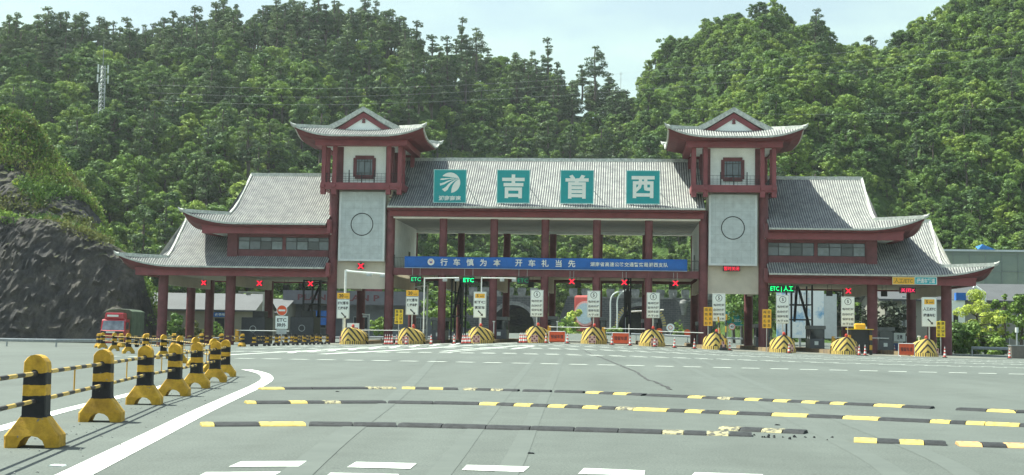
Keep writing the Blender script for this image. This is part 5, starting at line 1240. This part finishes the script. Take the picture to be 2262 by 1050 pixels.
# ------------------------------------------------------------------ trees
def leafmat(name, c1, c2, c3, tr=.25):
    m = bpy.data.materials.new(name); m.use_nodes = True; t = m.node_tree; t.nodes.clear()
    geo = t.nodes.new('ShaderNodeNewGeometry'); oi = t.nodes.new('ShaderNodeObjectInfo'); P = geo.outputs['Position']
    n1 = tnoise(t, P, .075, 4, .6); n2 = tnoise(t, P, .9, 3, .6)
    def mixn(f, a, b):
        m_ = t.nodes.new('ShaderNodeMix'); m_.data_type = 'RGBA'
        t.links.new(f, m_.inputs['Factor'])
        for k, v in (('A', a), ('B', b)):
            if isinstance(v, tuple): m_.inputs[k].default_value = (*v, 1)
            else: t.links.new(v, m_.inputs[k])
        return m_.outputs['Result']
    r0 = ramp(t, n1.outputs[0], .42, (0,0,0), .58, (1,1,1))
    a = mixn(oi.outputs['Random'], c1, c2); b = mixn(r0.outputs[0], a, c3)  # noise patches mix in a darker tone, shady crown gaps put into colour
    isl = ramp(t, geo.outputs['Random Per Island'], 0., (.72,.74,.70), 1., (1.3,1.25,1.15)); cl = ramp(t, n2.outputs[0], .3, (.62,.66,.68), .7, (1.32,1.28,1.15))
    c = mulc(t, mulc(t, b, isl.outputs[0]), cl.outputs[0])
    d = t.nodes.new('ShaderNodeBsdfDiffuse'); tl_ = t.nodes.new('ShaderNodeBsdfTranslucent'); ms = t.nodes.new('ShaderNodeMixShader'); ms.inputs[0].default_value = tr
    gl = t.nodes.new('ShaderNodeBsdfGlossy'); gl.inputs['Roughness'].default_value = .5; gl.inputs['Color'].default_value = (.8,.9,.8,1); m2 = t.nodes.new('ShaderNodeMixShader'); m2.inputs[0].default_value = .025
    o = t.nodes.new('ShaderNodeOutputMaterial'); t.links.new(c, d.inputs[0]); t.links.new(c, tl_.inputs[0]); t.links.new(d.outputs[0], ms.inputs[1]); t.links.new(tl_.outputs[0], ms.inputs[2])
    t.links.new(ms.outputs[0], m2.inputs[1]); t.links.new(gl.outputs[0], m2.inputs[2]); t.links.new(m2.outputs[0], o.inputs[0]); return m
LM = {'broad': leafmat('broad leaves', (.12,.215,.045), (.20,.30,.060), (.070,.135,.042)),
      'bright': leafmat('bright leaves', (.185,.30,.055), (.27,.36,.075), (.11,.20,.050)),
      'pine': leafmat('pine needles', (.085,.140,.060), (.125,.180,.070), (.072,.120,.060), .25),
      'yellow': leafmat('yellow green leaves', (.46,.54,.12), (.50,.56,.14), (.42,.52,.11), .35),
      'dusky': leafmat('dusky leaves', (.035,.045,.035), (.045,.055,.04), (.03,.04,.03), .1),  # very dark grey green leaf tone
      'scrub': leafmat('sunny scrub leaves', (.20,.28,.08), (.29,.34,.12), (.15,.23,.065), .35),  # pale grassy tone, with the slope's sunlight put into the leaf colour
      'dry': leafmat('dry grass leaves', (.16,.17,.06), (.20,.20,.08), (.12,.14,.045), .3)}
bark = mat('bark', (.10,.08,.065), .9, .3, 6)
def leaves_np(lobes, n, size, r_, up=.25):
    "lobes (cx, cy, cz, rx, rz); returns quad vertices"
    lob = np.array(lobes); wts = lob[:,3]**2; idx = r_.choice(len(lob), n, p=wts/wts.sum())
    d = r_.normal(size=(n,3)); d[:,2] += .35; d /= np.linalg.norm(d, axis=1, keepdims=True)
    rad = r_.uniform(.66, 1.10, n)[:,None]
    c = lob[idx,:3]+d*rad*np.stack([lob[idx,3], lob[idx,3], lob[idx,4]], 1)
    nrm = d+r_.normal(size=(n,3))*.42; nrm[:,2] += up; nrm /= np.linalg.norm(nrm, axis=1, keepdims=True)
    a = np.cross(nrm, r_.normal(size=(n,3))); a /= np.linalg.norm(a, axis=1, keepdims=True); b = np.cross(nrm, a)
    s_ = (size*r_.uniform(.55, 1.35, n))[:,None]*.5
    return np.stack([c-a*s_-b*s_*.6, c+a*s_*.9-b*s_*.75, c+a*s_+b*s_*.6, c-a*s_*.8+b*s_*.8], 1).reshape(-1, 3)
def quads_mesh(name, V, m, trunk=None):
    n = len(V)//4; tv, tf = (trunk.v, trunk.f) if trunk else ([], [])
    me = bpy.data.meshes.new(name); nv = len(V)+len(tv); me.vertices.add(nv)
    co_ = np.concatenate([V, np.array(tv).reshape(-1,3)]) if tv else V
    me.vertices.foreach_set('co', co_.astype(np.float32).ravel())
    tl_ = [len(f) for f in tf]; loops = np.concatenate([np.arange(4*n), np.array([i for f in tf for i in f], dtype=int)+4*n]) if tf else np.arange(4*n)
    tot = np.concatenate([np.full(n, 4), np.array(tl_, dtype=int)]) if tf else np.full(n, 4)
    me.loops.add(len(loops)); me.loops.foreach_set('vertex_index', loops.astype(np.int32))
    me.polygons.add(len(tot)); st = np.concatenate([[0], np.cumsum(tot)[:-1]]); me.polygons.foreach_set('loop_start', st.astype(np.int32))
    me.materials.append(m)
    if tf: me.materials.append(bark); me.polygons.foreach_set('material_index', np.concatenate([np.zeros(n, int), np.ones(len(tf), int)]).astype(np.int32))
    me.update(calc_edges=True); me.validate(); return me
def trunk_mb(h, r0, limbs, r_, top=.75):
    mb = MB(); pts = [Vector((0,0,-1.))]; x = y = 0
    for i in range(1, 6): x += r_.uniform(-.12,.12)*h/8; y += r_.uniform(-.12,.12)*h/8; pts.append(Vector((x, y, h*top*i/5)))
    mb.tube(pts, [r0*(1.15-.75*i/5) for i in range(6)], 6)
    for l_ in limbs:
        k = min(4, max(1, int(l_[2]/(h*top)*5))); b0 = pts[k]; e = Vector(l_[:3]); mid = b0.lerp(e, .55)+Vector((0,0,-.1*h/8)); mb.tube([b0, mid, e], [r0*.45, r0*.3, r0*.12], 5)
    return mb
def make_tree(kind, seed, h, cr, n, leaf, m, crown0=.3):
    r_ = np.random.default_rng(seed); lobes = []
    if kind == 'pine':
        nt_ = 9
        for k in range(nt_):
            z = h*(crown0+(1-crown0)*(k+.4)/nt_); R_ = cr*(1-.55*((k+.3)/nt_)**2.2)*r_.uniform(.7,1.15); q = max(2, int(4*(1-k/nt_*.6)))
            for j in range(q):
                an = r_.uniform(0, 6.28); rr = R_*r_.uniform(.35,.75); lobes.append((rr*math.cos(an), rr*math.sin(an), z+r_.uniform(-.4,.4), R_*r_.uniform(.38,.6), R_*r_.uniform(.16,.28)))
        lobes.append((r_.uniform(-.4,.4),r_.uniform(-.4,.4),h*.96,cr*.26,h*.04))
    elif kind == 'shrub':
        ph_ = r_.uniform(0,6.28)
        for k in range(30): an = r_.uniform(0,6.28); rr = cr*r_.uniform(0,1.1)**.7*(1+.35*math.cos(an-ph_)); s_ = cr*r_.uniform(.10,.36); lobes.append((rr*math.cos(an), rr*math.sin(an), h*r_.uniform(.12,.98)*(1-.5*rr/cr/1.4), s_, s_*r_.uniform(.5,1.1)))
    else:
        ph_ = r_.uniform(0, 6.28)
        for k in range(40):
            u = r_.uniform(-.75, 1.1); an = r_.uniform(0, 6.28); w_ = math.sqrt(max(.03, 1-min(1,u*u)))*r_.uniform(.2, 1.05)*(1+.28*math.cos(an-ph_)); zc = h*(crown0+(1-crown0)*.5)
            s_ = cr*r_.uniform(.11,.36); lobes.append((cr*w_*math.cos(an), cr*w_*math.sin(an), zc+u*h*(1-crown0)*.42, s_, s_*r_.uniform(.55,.85)))
    V = leaves_np(lobes, n, leaf, r_); tm = trunk_mb(h, .022*h+.03, lobes[::4] if kind != 'pine' else lobes[::6], r_, .75 if kind != 'pine' else .95)
    return V, tm
SPEC = []   # (kind name, material key, variants)
def spec(key, kind, cnt, h, cr, n, leaf, mk, crown0, seed):
    out_ = []
    for i in range(cnt):
        V, tm = make_tree(kind, seed+i, h*(1+.12*(i-1)), cr*(1+.1*((i*7) % 3-1)), n, leaf, LM[mk], crown0)
        out_.append(dict(crown=quads_mesh(key+'_crown', V, LM[mk]), trunk=tm.mesh('trunk', bark), both=quads_mesh(key, V, LM[mk], tm), h=h, key=key))
    return out_
T = dict(broad=spec('broadleaf_tree','broad',5,8.5,3.3,3400,.34,'broad',.22,100), bright=spec('broadleaf_tree','broad',4,7.5,3.1,3200,.33,'bright',.18,200),
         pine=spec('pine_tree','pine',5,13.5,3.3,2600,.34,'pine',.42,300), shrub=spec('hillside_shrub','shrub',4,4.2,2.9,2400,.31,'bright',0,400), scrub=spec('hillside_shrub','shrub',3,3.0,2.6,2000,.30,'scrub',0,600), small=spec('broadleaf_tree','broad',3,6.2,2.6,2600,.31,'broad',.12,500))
order = [(k, i) for k in T for i in range(len(T[k]))]
def proj(p):
    d = Vector(p)-Vector((CX,CY,CH)); z = d.dot(_f); return 1131+FPX*d.dot(_r)/z, 525-FPX*d.dot(_u)/z, z
trees = []
a0_, a1_ = pxaz(-160), pxaz(2420); da = .0128
fr_ = random.Random(5)
r_ = 205.
while r_ < 560:
    sp_ = 3.3; na = int((a1_-a0_)*r_/sp_)
    for j in range(na):
        a = a0_+(a1_-a0_)*(j+fr_.uniform(-.45,.45))/na; rr = r_+fr_.uniform(-2.,2.); d0 = interp_d0(a); dr = interp_dr(a); t_ = (rr-d0)/(dr-d0)
        if t_ < .0 or t_ > 1.05: continue
        x, y = CX+rr*math.sin(a), CY+rr*math.cos(a)
        if a < pxaz(1385) and fr_.random() < .45: continue
        if y < 190 and -36 < x < 33: continue
        z = hillz(x, y); px, py, zz = proj((x, y, z)); right = px > 1385
        nn = mnoise.noise(Vector((x*.03, y*.03, 7.)))
        if not right:
            if t_ > .80+nn*.2 : key = 'pine' if fr_.random() < .72 else 'broad'
            else: key = fr_.choices(['broad','bright','small','pine','shrub'], [5, 3+4*nn, 2, 1., 1.])[0]
        else: key = fr_.choices(['small','bright','shrub','broad','pine'], [3, 1.5+2*nn, 7, .6, .1])[0]
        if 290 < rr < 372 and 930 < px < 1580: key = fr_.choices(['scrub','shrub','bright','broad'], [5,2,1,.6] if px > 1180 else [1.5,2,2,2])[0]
        s_ = fr_.choice((fr_.uniform(.55,.85), fr_.uniform(.8,1.1), fr_.uniform(.95,1.4)))*(.76 if right else .95); 
        if key == 'pine' and t_ > .9: s_ = fr_.uniform(.75, 1.08)
        trees.append((key, fr_.randrange(len(T[key])), x, y, z-.3, fr_.uniform(0, 6.28), s_, px, py-T[key][0]['h']*s_*FPX/zz*.5, zz))
    r_ += 2.5
# a hand placed tall conifer pair and saddle trees on the skyline
for px, py, dr, s_ in ((1208,200,430,1.1),(1314,205,430,1.15),(1285,215,425,.8),(1345,225,425,.75),(1052,150,430,1.0),(1020,150,430,1.05)):
    C, d = ray(px, py); hd = math.hypot(d.x, d.y); x, y = C.x+d.x/hd*dr, C.y+d.y/hd*dr; z = C.z+d.z/hd*dr
    trees.append(('pine', fr_.randrange(5), x, y, z-1.5, fr_.uniform(0,6.28), s_, px, py-40, dr))
def hidden(px, py):
    if px < 15 or px > 2245 or py < 12: return True
    if 735 < px < 1700 and py > 352: return not (900 < px < 1525 and 512 < py < 566)
    if 560 < px < 1930 and py > 398: return True
    if 430 < px < 2060 and py > 470: return True
    if 640 < px < 960 and py > 300 or 1480 < px < 1770 and py > 300: return True
    if px < 340 and py > 270+px*.9: return True
    return py > 560
cand = [i for i, t_ in enumerate(trees) if not hidden(t_[7], t_[8])]
cand.sort(key=lambda i: -T[trees[i][0]][0]['h']*trees[i][6]/trees[i][9])
# keep those not mostly covered by a nearer pick in the same spot
pick = set(cand[:290]); 
LBL = {'scrub': 'low sunny yellow-green scrub bush', 'pine': 'tall dark pine with bare lower trunk', 'broad': 'rounded mid green leafy tree', 'bright': 'yellowish green leafy tree', 'small': 'small dense leafy tree', 'shrub': 'low bushy green shrub'}
def zone(px): return 'on the slope above the rock cutting' if px < 480 else ('on the slope behind the emblem side tower' if px < 960 else ('on the slope between the two towers' if px < 1480 else 'on the steep slope beside the second tower' if px < 1900 else 'on the steep slope above the netted building'))
protos = {}
for i in sorted(pick):
    key, v, x, y, z, rz, s_, px, py, zz = trees[i]; S = T[key][v]
    t_ = bpy.data.objects.new(S['key'], None); col.objects.link(t_); t_.location = (x, y, z); t_.rotation_euler = (0,0,rz); t_.scale = (s_*fr_.uniform(.8,1.22), s_*fr_.uniform(.8,1.22), s_)
    tag(t_, LBL[key]+' '+zone(px), 'shrub' if key in ('shrub','scrub') else 'tree', LBL[key]+'s '+zone(px))
    for nm in ('crown', 'trunk'):
        o = bpy.data.objects.new(nm, S[nm]); col.objects.link(o); o.parent = t_
rest = [t_ for i, t_ in enumerate(trees) if i not in pick]
srcc = bpy.data.collections.new('tree_kinds')
names_ = []
for n_, (k, i) in enumerate(order):
    o = bpy.data.objects.new('kind_%03d' % n_, T[k][i]['both']); srcc.objects.link(o); names_.append((k, i))
me = bpy.data.meshes.new('forest'); me.from_pydata([(t_[2], t_[3], t_[4]) for t_ in rest], [], [])
for an, ty, vals in (('rz','FLOAT',[t_[5] for t_ in rest]), ('sc','FLOAT_VECTOR',[v for t_ in rest for v in (t_[6]*fr_.uniform(.78,1.25), t_[6]*fr_.uniform(.78,1.25), t_[6]*fr_.uniform(.85,1.15))]), ('ki','INT',[names_.index((t_[0], t_[1])) for t_ in rest])):
    at_ = me.attributes.new(an, ty, 'POINT'); at_.data.foreach_set('vector' if ty == 'FLOAT_VECTOR' else 'value', vals)
fo = bpy.data.objects.new('forest', me); col.objects.link(fo); tag(fo, kind='stuff'); fo['label'] = 'dense mixed forest covering the hills behind the toll gate'
ng = bpy.data.node_groups.new('forest_nodes', 'GeometryNodeTree'); ng.interface.new_socket('Geometry', in_out='INPUT', socket_type='NodeSocketGeometry'); ng.interface.new_socket('Geometry', in_out='OUTPUT', socket_type='NodeSocketGeometry')
gi, go = ng.nodes.new('NodeGroupInput'), ng.nodes.new('NodeGroupOutput'); iop = ng.nodes.new('GeometryNodeInstanceOnPoints'); ci = ng.nodes.new('GeometryNodeCollectionInfo')
ci.inputs['Collection'].default_value = srcc; ci.inputs['Separate Children'].default_value = True; ci.inputs['Reset Children'].default_value = True
def na(n, ty):
    a_ = ng.nodes.new('GeometryNodeInputNamedAttribute'); a_.data_type = ty; a_.inputs['Name'].default_value = n; return a_.outputs[0]
cx_ = ng.nodes.new('ShaderNodeCombineXYZ'); ng.links.new(na('rz','FLOAT'), cx_.inputs[2])
ng.links.new(gi.outputs[0], iop.inputs['Points']); ng.links.new(ci.outputs[0], iop.inputs['Instance']); iop.inputs['Pick Instance'].default_value = True
ng.links.new(na('ki','INT'), iop.inputs['Instance Index']); ng.links.new(cx_.outputs[0], iop.inputs['Rotation']); ng.links.new(na('sc','FLOAT_VECTOR'), iop.inputs['Scale']); ng.links.new(iop.outputs[0], go.inputs[0])
md = fo.modifiers.new('forest', 'NODES'); md.node_group = ng
print('trees', len(trees), 'cand', len(cand))
# nearer individual planting
def plant(name, x, y, z, h, cr, n, leaf, mk, kind, label, cat, seed, crown0=.15, group=None):
    V, tm = make_tree(kind, seed, h, cr, n, leaf, LM[mk], crown0); t_ = thing(name, (x, y, z), label, cat, group)
    o = bpy.data.objects.new('crown', quads_mesh('crown', V, LM[mk])); col.objects.link(o); o.parent = t_
    o = bpy.data.objects.new('trunk', tm.mesh('trunk', bark)); col.objects.link(o); o.parent = t_
def pl(px, py_base, py_top, Y, cr, mk, kind, label, name='leafy_shrub', cat='shrub', n=1600, leaf=.28, crown0=.1, seed=None, group=None):
    a = at(px, py_base, Y); b = at(px, py_top, Y); plant(name, a.x, Y, a.z, (b.z-a.z)*1.02, cr, n, leaf, mk, kind, label, cat, seed or int(px*7+py_top), crown0, group)
pl(2162,782,648,34,2.9,'yellow','broad','bright yellow-green tree beside the office building drain elbow','garden_tree','tree',5200,.20)
pl(2200,782,665,38,1.3,'broad','broad','dark green tree tucked behind the bright yellow-green one','garden_tree','tree',2000,.30)
pl(2258,785,655,30,2.2,'broad','broad','green tree at the outer end of the office building','garden_tree','tree',2200,.28)
pl(2222,785,650,33,.8,'bright','broad','slender sapling between the bright tree and the outer tree','sapling','tree',500,.25)
for px, tp_, cr, lb in ((2075,712,2.2,'touching the last wing column'),(2110,705,2.6,'second from the last wing column'),(2150,704,2.5,'directly below the bright yellow-green tree'),(2186,730,1.4,'at the end of the clump by the guard rail')):
    pl(px,785,tp_,22,cr,'broad','shrub','dense dark green hedge bush '+lb,'hedge_bush','shrub',2600,.26)
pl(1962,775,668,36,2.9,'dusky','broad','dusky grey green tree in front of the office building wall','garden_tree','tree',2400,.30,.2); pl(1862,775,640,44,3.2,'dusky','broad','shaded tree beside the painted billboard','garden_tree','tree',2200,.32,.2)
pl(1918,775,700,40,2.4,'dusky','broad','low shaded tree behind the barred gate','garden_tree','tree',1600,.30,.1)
pl(385,748,690,44,1.9,'bright','shrub','bright round bush by the first end column before the cream house','garden_bush','shrub',1200,.28); pl(430,752,715,44,1.5,'dry','shrub','pale weedy bush beside the cream house door','garden_bush','shrub',800,.26); pl(478,752,712,44,1.6,'bright','shrub','small bush between the two dark rear columns','garden_bush','shrub',800,.26)
pl(842,752,702,40,1.5,'bright','broad','small bright tree between tower columns behind the crimson notice','garden_tree','tree',1000,.26)
pl(975,750,640,70,3.5,'broad','broad','large green tree behind the white gantry poles','garden_tree','tree',2200,.36); pl(1010,750,650,75,3.,'bright','broad','bright green tree before the first tunnel wall','garden_tree','tree',1800,.36)
pl(1250,748,700,120,2.8,'bright','shrub','bright bush at the foot of the wall beside the round decoration','garden_bush','shrub',1200,.34); pl(1270,748,675,125,1.8,'yellow','shrub','yellow-green banana-like bush beside the red panel','garden_bush','shrub',700,.5)
pl(1352,748,722,100,1.9,'bright','shrub','low bush under the curved street lamps','garden_bush','shrub',800,.32); pl(1504,748,706,125,1.6,'bright','shrub','small upright bush below the bull head relief','garden_bush','shrub',900,.3); pl(1530,748,728,118,1.7,'broad','shrub','low bush at the column before the stone wall','garden_bush','shrub',800,.3)
for k in range(5): pl(1228+k*14,749,733+fr_.randint(0,5),112,1.5,'dry' if k % 2 else 'bright','shrub',['first','second','third','fourth','fifth'][k]+' low clump of the planted strip before the round decoration','planting_clump','plant',500,.26,seed=900+k)
for px, tp_, Y in ((1640,610,66),(1622,640,74),(1655,640,60),(1720,612,70),(1740,630,66),(1850,615,80)): pl(px,752,tp_,Y,3.6,'broad' if px % 2 else 'bright','broad','green tree behind the tower lane near the green direction sign, trunk height %s' % ('low' if tp_ > 620 else 'tall') if px < 1700 else 'green tree rising behind the painted billboard top','garden_tree','tree',2000,.36,group='trees beyond the lanes')
# growth on the rock cutting
def on_cliff(px, py, size, mk, lb, n=500, kind='shrub', name='rock_shrub'):
    C, d = ray(px, py); t_ = 60.
    while t_ < 260:
        p = C+d*t_
        if p.y > 7 and cliffz(p.x, p.y) >= p.z: break
        t_ += .25
    if t_ >= 259: return
    plant(name, p.x, p.y+.2, p.z-.25, size*1.1, size*.75, n, .22, mk, kind, lb, 'shrub', int(px*13+py), 0, 'shrubs growing on the rock slope')
k = 0
for px, py, s_, mk in ((12,262,2.6,'bright'),(35,270,2.4,'bright'),(60,285,2.4,'dry'),(85,300,1.8,'bright'),(20,300,2.6,'bright'),(48,312,2.,'broad'),(100,330,1.6,'dry'),(10,330,2.2,'broad'),(75,340,1.8,'dry'),(115,358,1.5,'dry'),(33,410,1.6,'yellow'),(55,400,1.,'yellow'),(35,462,1.6,'dry'),(75,440,1.2,'dry'),(130,440,1.6,'broad'),(175,430,1.4,'dry'),(235,520,1.8,'bright'),(150,480,1.6,'dry'),(120,468,1.4,'dry'),(10,470,1.4,'dry'),(60,478,1.3,'dry'),(210,470,1.2,'broad'),(245,500,1.2,'bright'),(28,645,1.1,'dry'),(5,620,.9,'broad'),(95,400,1.2,'broad'),(150,405,1.2,'dry'),(60,365,1.6,'broad'),(20,375,1.6,'broad'),(100,500,1.,'dry')):
    on_cliff(px, py, s_*.62, mk, {'bright':'bright green','dry':'dry straw coloured','broad':'dark green','yellow':'yellow-green leafy'}[mk]+' shrub clinging to the '+('top' if py < 300 else 'upper face' if py < 430 else 'ledge' if py < 530 else 'lower face')+' of the rock slope')
# grass and undergrowth on the rock cutting
for nm, mk, n_, zlo in (('grass', 'dry', 26000, .55), ('undergrowth', 'bright', 26000, .5), ('weeds', 'broad', 22000, .5)):
    rr_ = np.random.default_rng(len(nm)); P_ = []
    while len(P_) < n_:
        x = rr_.uniform(-75, XR); y = rr_.uniform(9, 42); xs_ = x-max(0., y-14)*.385
        z = cliffz(xs_, y); zb = g(xs_, 10)
        if z < zb+2: continue
        gx = (cliffz(xs_, y+.6)-z)/.6; up_ = mnoise.noise(Vector((xs_*.22, y*.22, z*.22+(3 if mk == 'dry' else 9))))
        top_ = (z-zb)/20.
        if up_+max(0, top_-.55)*1.1 < (.46 if mk != 'dry' else .40)+(.28 if gx > 1.6 else 0): continue
        for _ in range(10): P_.append((xs_+rr_.normal()*.45, y+rr_.normal()*.4-.25, z+abs(rr_.normal())*.35+gx*0))
    c = np.array(P_); n2 = len(c); d1 = rr_.normal(size=(n2,3)); d1[:,2] = np.abs(d1[:,2])+.4; d1 /= np.linalg.norm(d1, axis=1, keepdims=True); d2 = np.cross(d1, rr_.normal(size=(n2,3))); d2 /= np.linalg.norm(d2, axis=1, keepdims=True)
    sz = rr_.uniform(.10,.26,n2)[:,None]; V = np.stack([c-d2*sz*.4, c+d2*sz*.4, c+d2*sz*.3+d1*sz*1.3, c-d2*sz*.3+d1*sz*1.3], 1).reshape(-1,3)
    o = bpy.data.objects.new(nm, quads_mesh(nm, V, LM[mk])); col.objects.link(o); tag(o, kind='stuff')
# ------------------------------------------------------------------ lattice mast and power lines
def hit(px, py):
    C, d = ray(px, py); t_ = 150.
    while t_ < 700:
        p = C+d*t_
        if hillz(p.x, p.y) >= p.z: return p
        t_ += 1.
    return p
b_ = hit(219, 350); zz = proj(b_)[2]; C, d = ray(219, 142); tt_ = zz/d.dot(_f); Hm = (C+d*tt_).z-b_.z
C, d = ray(222, 85); Hs = (C+d*(zz/d.dot(_f))).z-b_.z
t = thing('lattice_mast', b_, 'slender grey lattice mast with antennas rising from the wooded slope above the rock cutting', 'antenna mast'); f = MB()
def mw(z): return 1.05-.45*z/Hm
for k in range(3):
    an = 2.1*k; f.tube([(mw(0)*math.cos(an), mw(0)*math.sin(an), 0), (mw(Hm)*math.cos(an), mw(Hm)*math.sin(an), Hm)], .09, 6)
f.build('mast_leg', steel, t)
f = MB(); nz_ = 22
for i in range(nz_):
    z0, z1 = Hm*i/nz_, Hm*(i+1)/nz_
    for k in range(3):
        a, b = 2.1*k, 2.1*((k+1) % 3); f.tube([(mw(z0)*math.cos(a), mw(z0)*math.sin(a), z0), (mw(z1)*math.cos(b), mw(z1)*math.sin(b), z1)], .045, 4).tube([(mw(z0)*math.cos(b), mw(z0)*math.sin(b), z0), (mw(z1)*math.cos(a), mw(z1)*math.sin(a), z1)], .045, 4)
f.build('lattice', steel, t); MB().tube([(0,0,Hm-.5),(0,0,Hs)], [.07,.03], 6).build('spike', steel, t)
for k, (an, z) in enumerate(((0,Hm-.8),(2.1,Hm-1.),(4.2,Hm-.8),(.6,Hm*.86),(3.,Hm*.87),(1.5,Hm*.76),(4.6,Hm*.76))):
    f = MB(); x, y = 1.35*math.cos(an), 1.35*math.sin(an); f.box(x-.16,x+.16,y-.1,y+.1,z-1.1,z+.9).box(min(0,x),max(0,x)+.02,y*.5-.03,y*.5+.03,z-.05,z+.05); f.build('antenna', lwhite, t)
for k, pts in enumerate((((330,188),(700,196),(1131,183),(1500,150),(1850,118),(2330,60)),((330,205),(700,215),(1131,197),(1500,165),(1850,138),(2330,92)),((330,222),(700,232),(1131,217),(1500,192),(1850,160),(2330,120)),((1500,238),(1700,252),(1900,252),(2100,246),(2330,232)))):
    P = [at(px, py, 120) for px, py in pts]; o0 = P[0]; o = MB().tube(smoothpts([p-o0 for p in P], 5), .012, 5).build('power_line', steel); o.location = o0; tag(o, ordn(k)+' thin power line from the top across the wooded slope', 'power line', 'power lines across the slope')
a = hit(1371, 222); t = thing('utility_pole', (a.x, a.y, a.z-1), 'thin utility pole standing in the saddle between the two hills', 'utility pole'); C, d = ray(1371, 158); h = (C+d*(proj(a)[2]/d.dot(_f))).z-a.z+1; MB().tube([(0,0,0),(0,0,h)], .13, 6).build('pole', concrete, t); MB().box(-.9,.9,-.06,.06,h-1.4,h-1.25).build('crossarm', steel, t)

# ------------------------------------------------------------------ haze
mb = MB(); mb.box(-520, 560, -150, 640, -8, 215)
hz_, t, b = nodemat('pale haze'); t.nodes.remove(b); pv = t.nodes.new('ShaderNodeVolumePrincipled'); pv.inputs['Color'].default_value = (.90,.97,1,1); pv.inputs['Density'].default_value = .00013; pv.inputs['Anisotropy'].default_value = .3
t.links.new(pv.outputs[0], t.nodes['Material Output'].inputs['Volume'])
tag(mb.build('haze', hz_), kind='stuff')
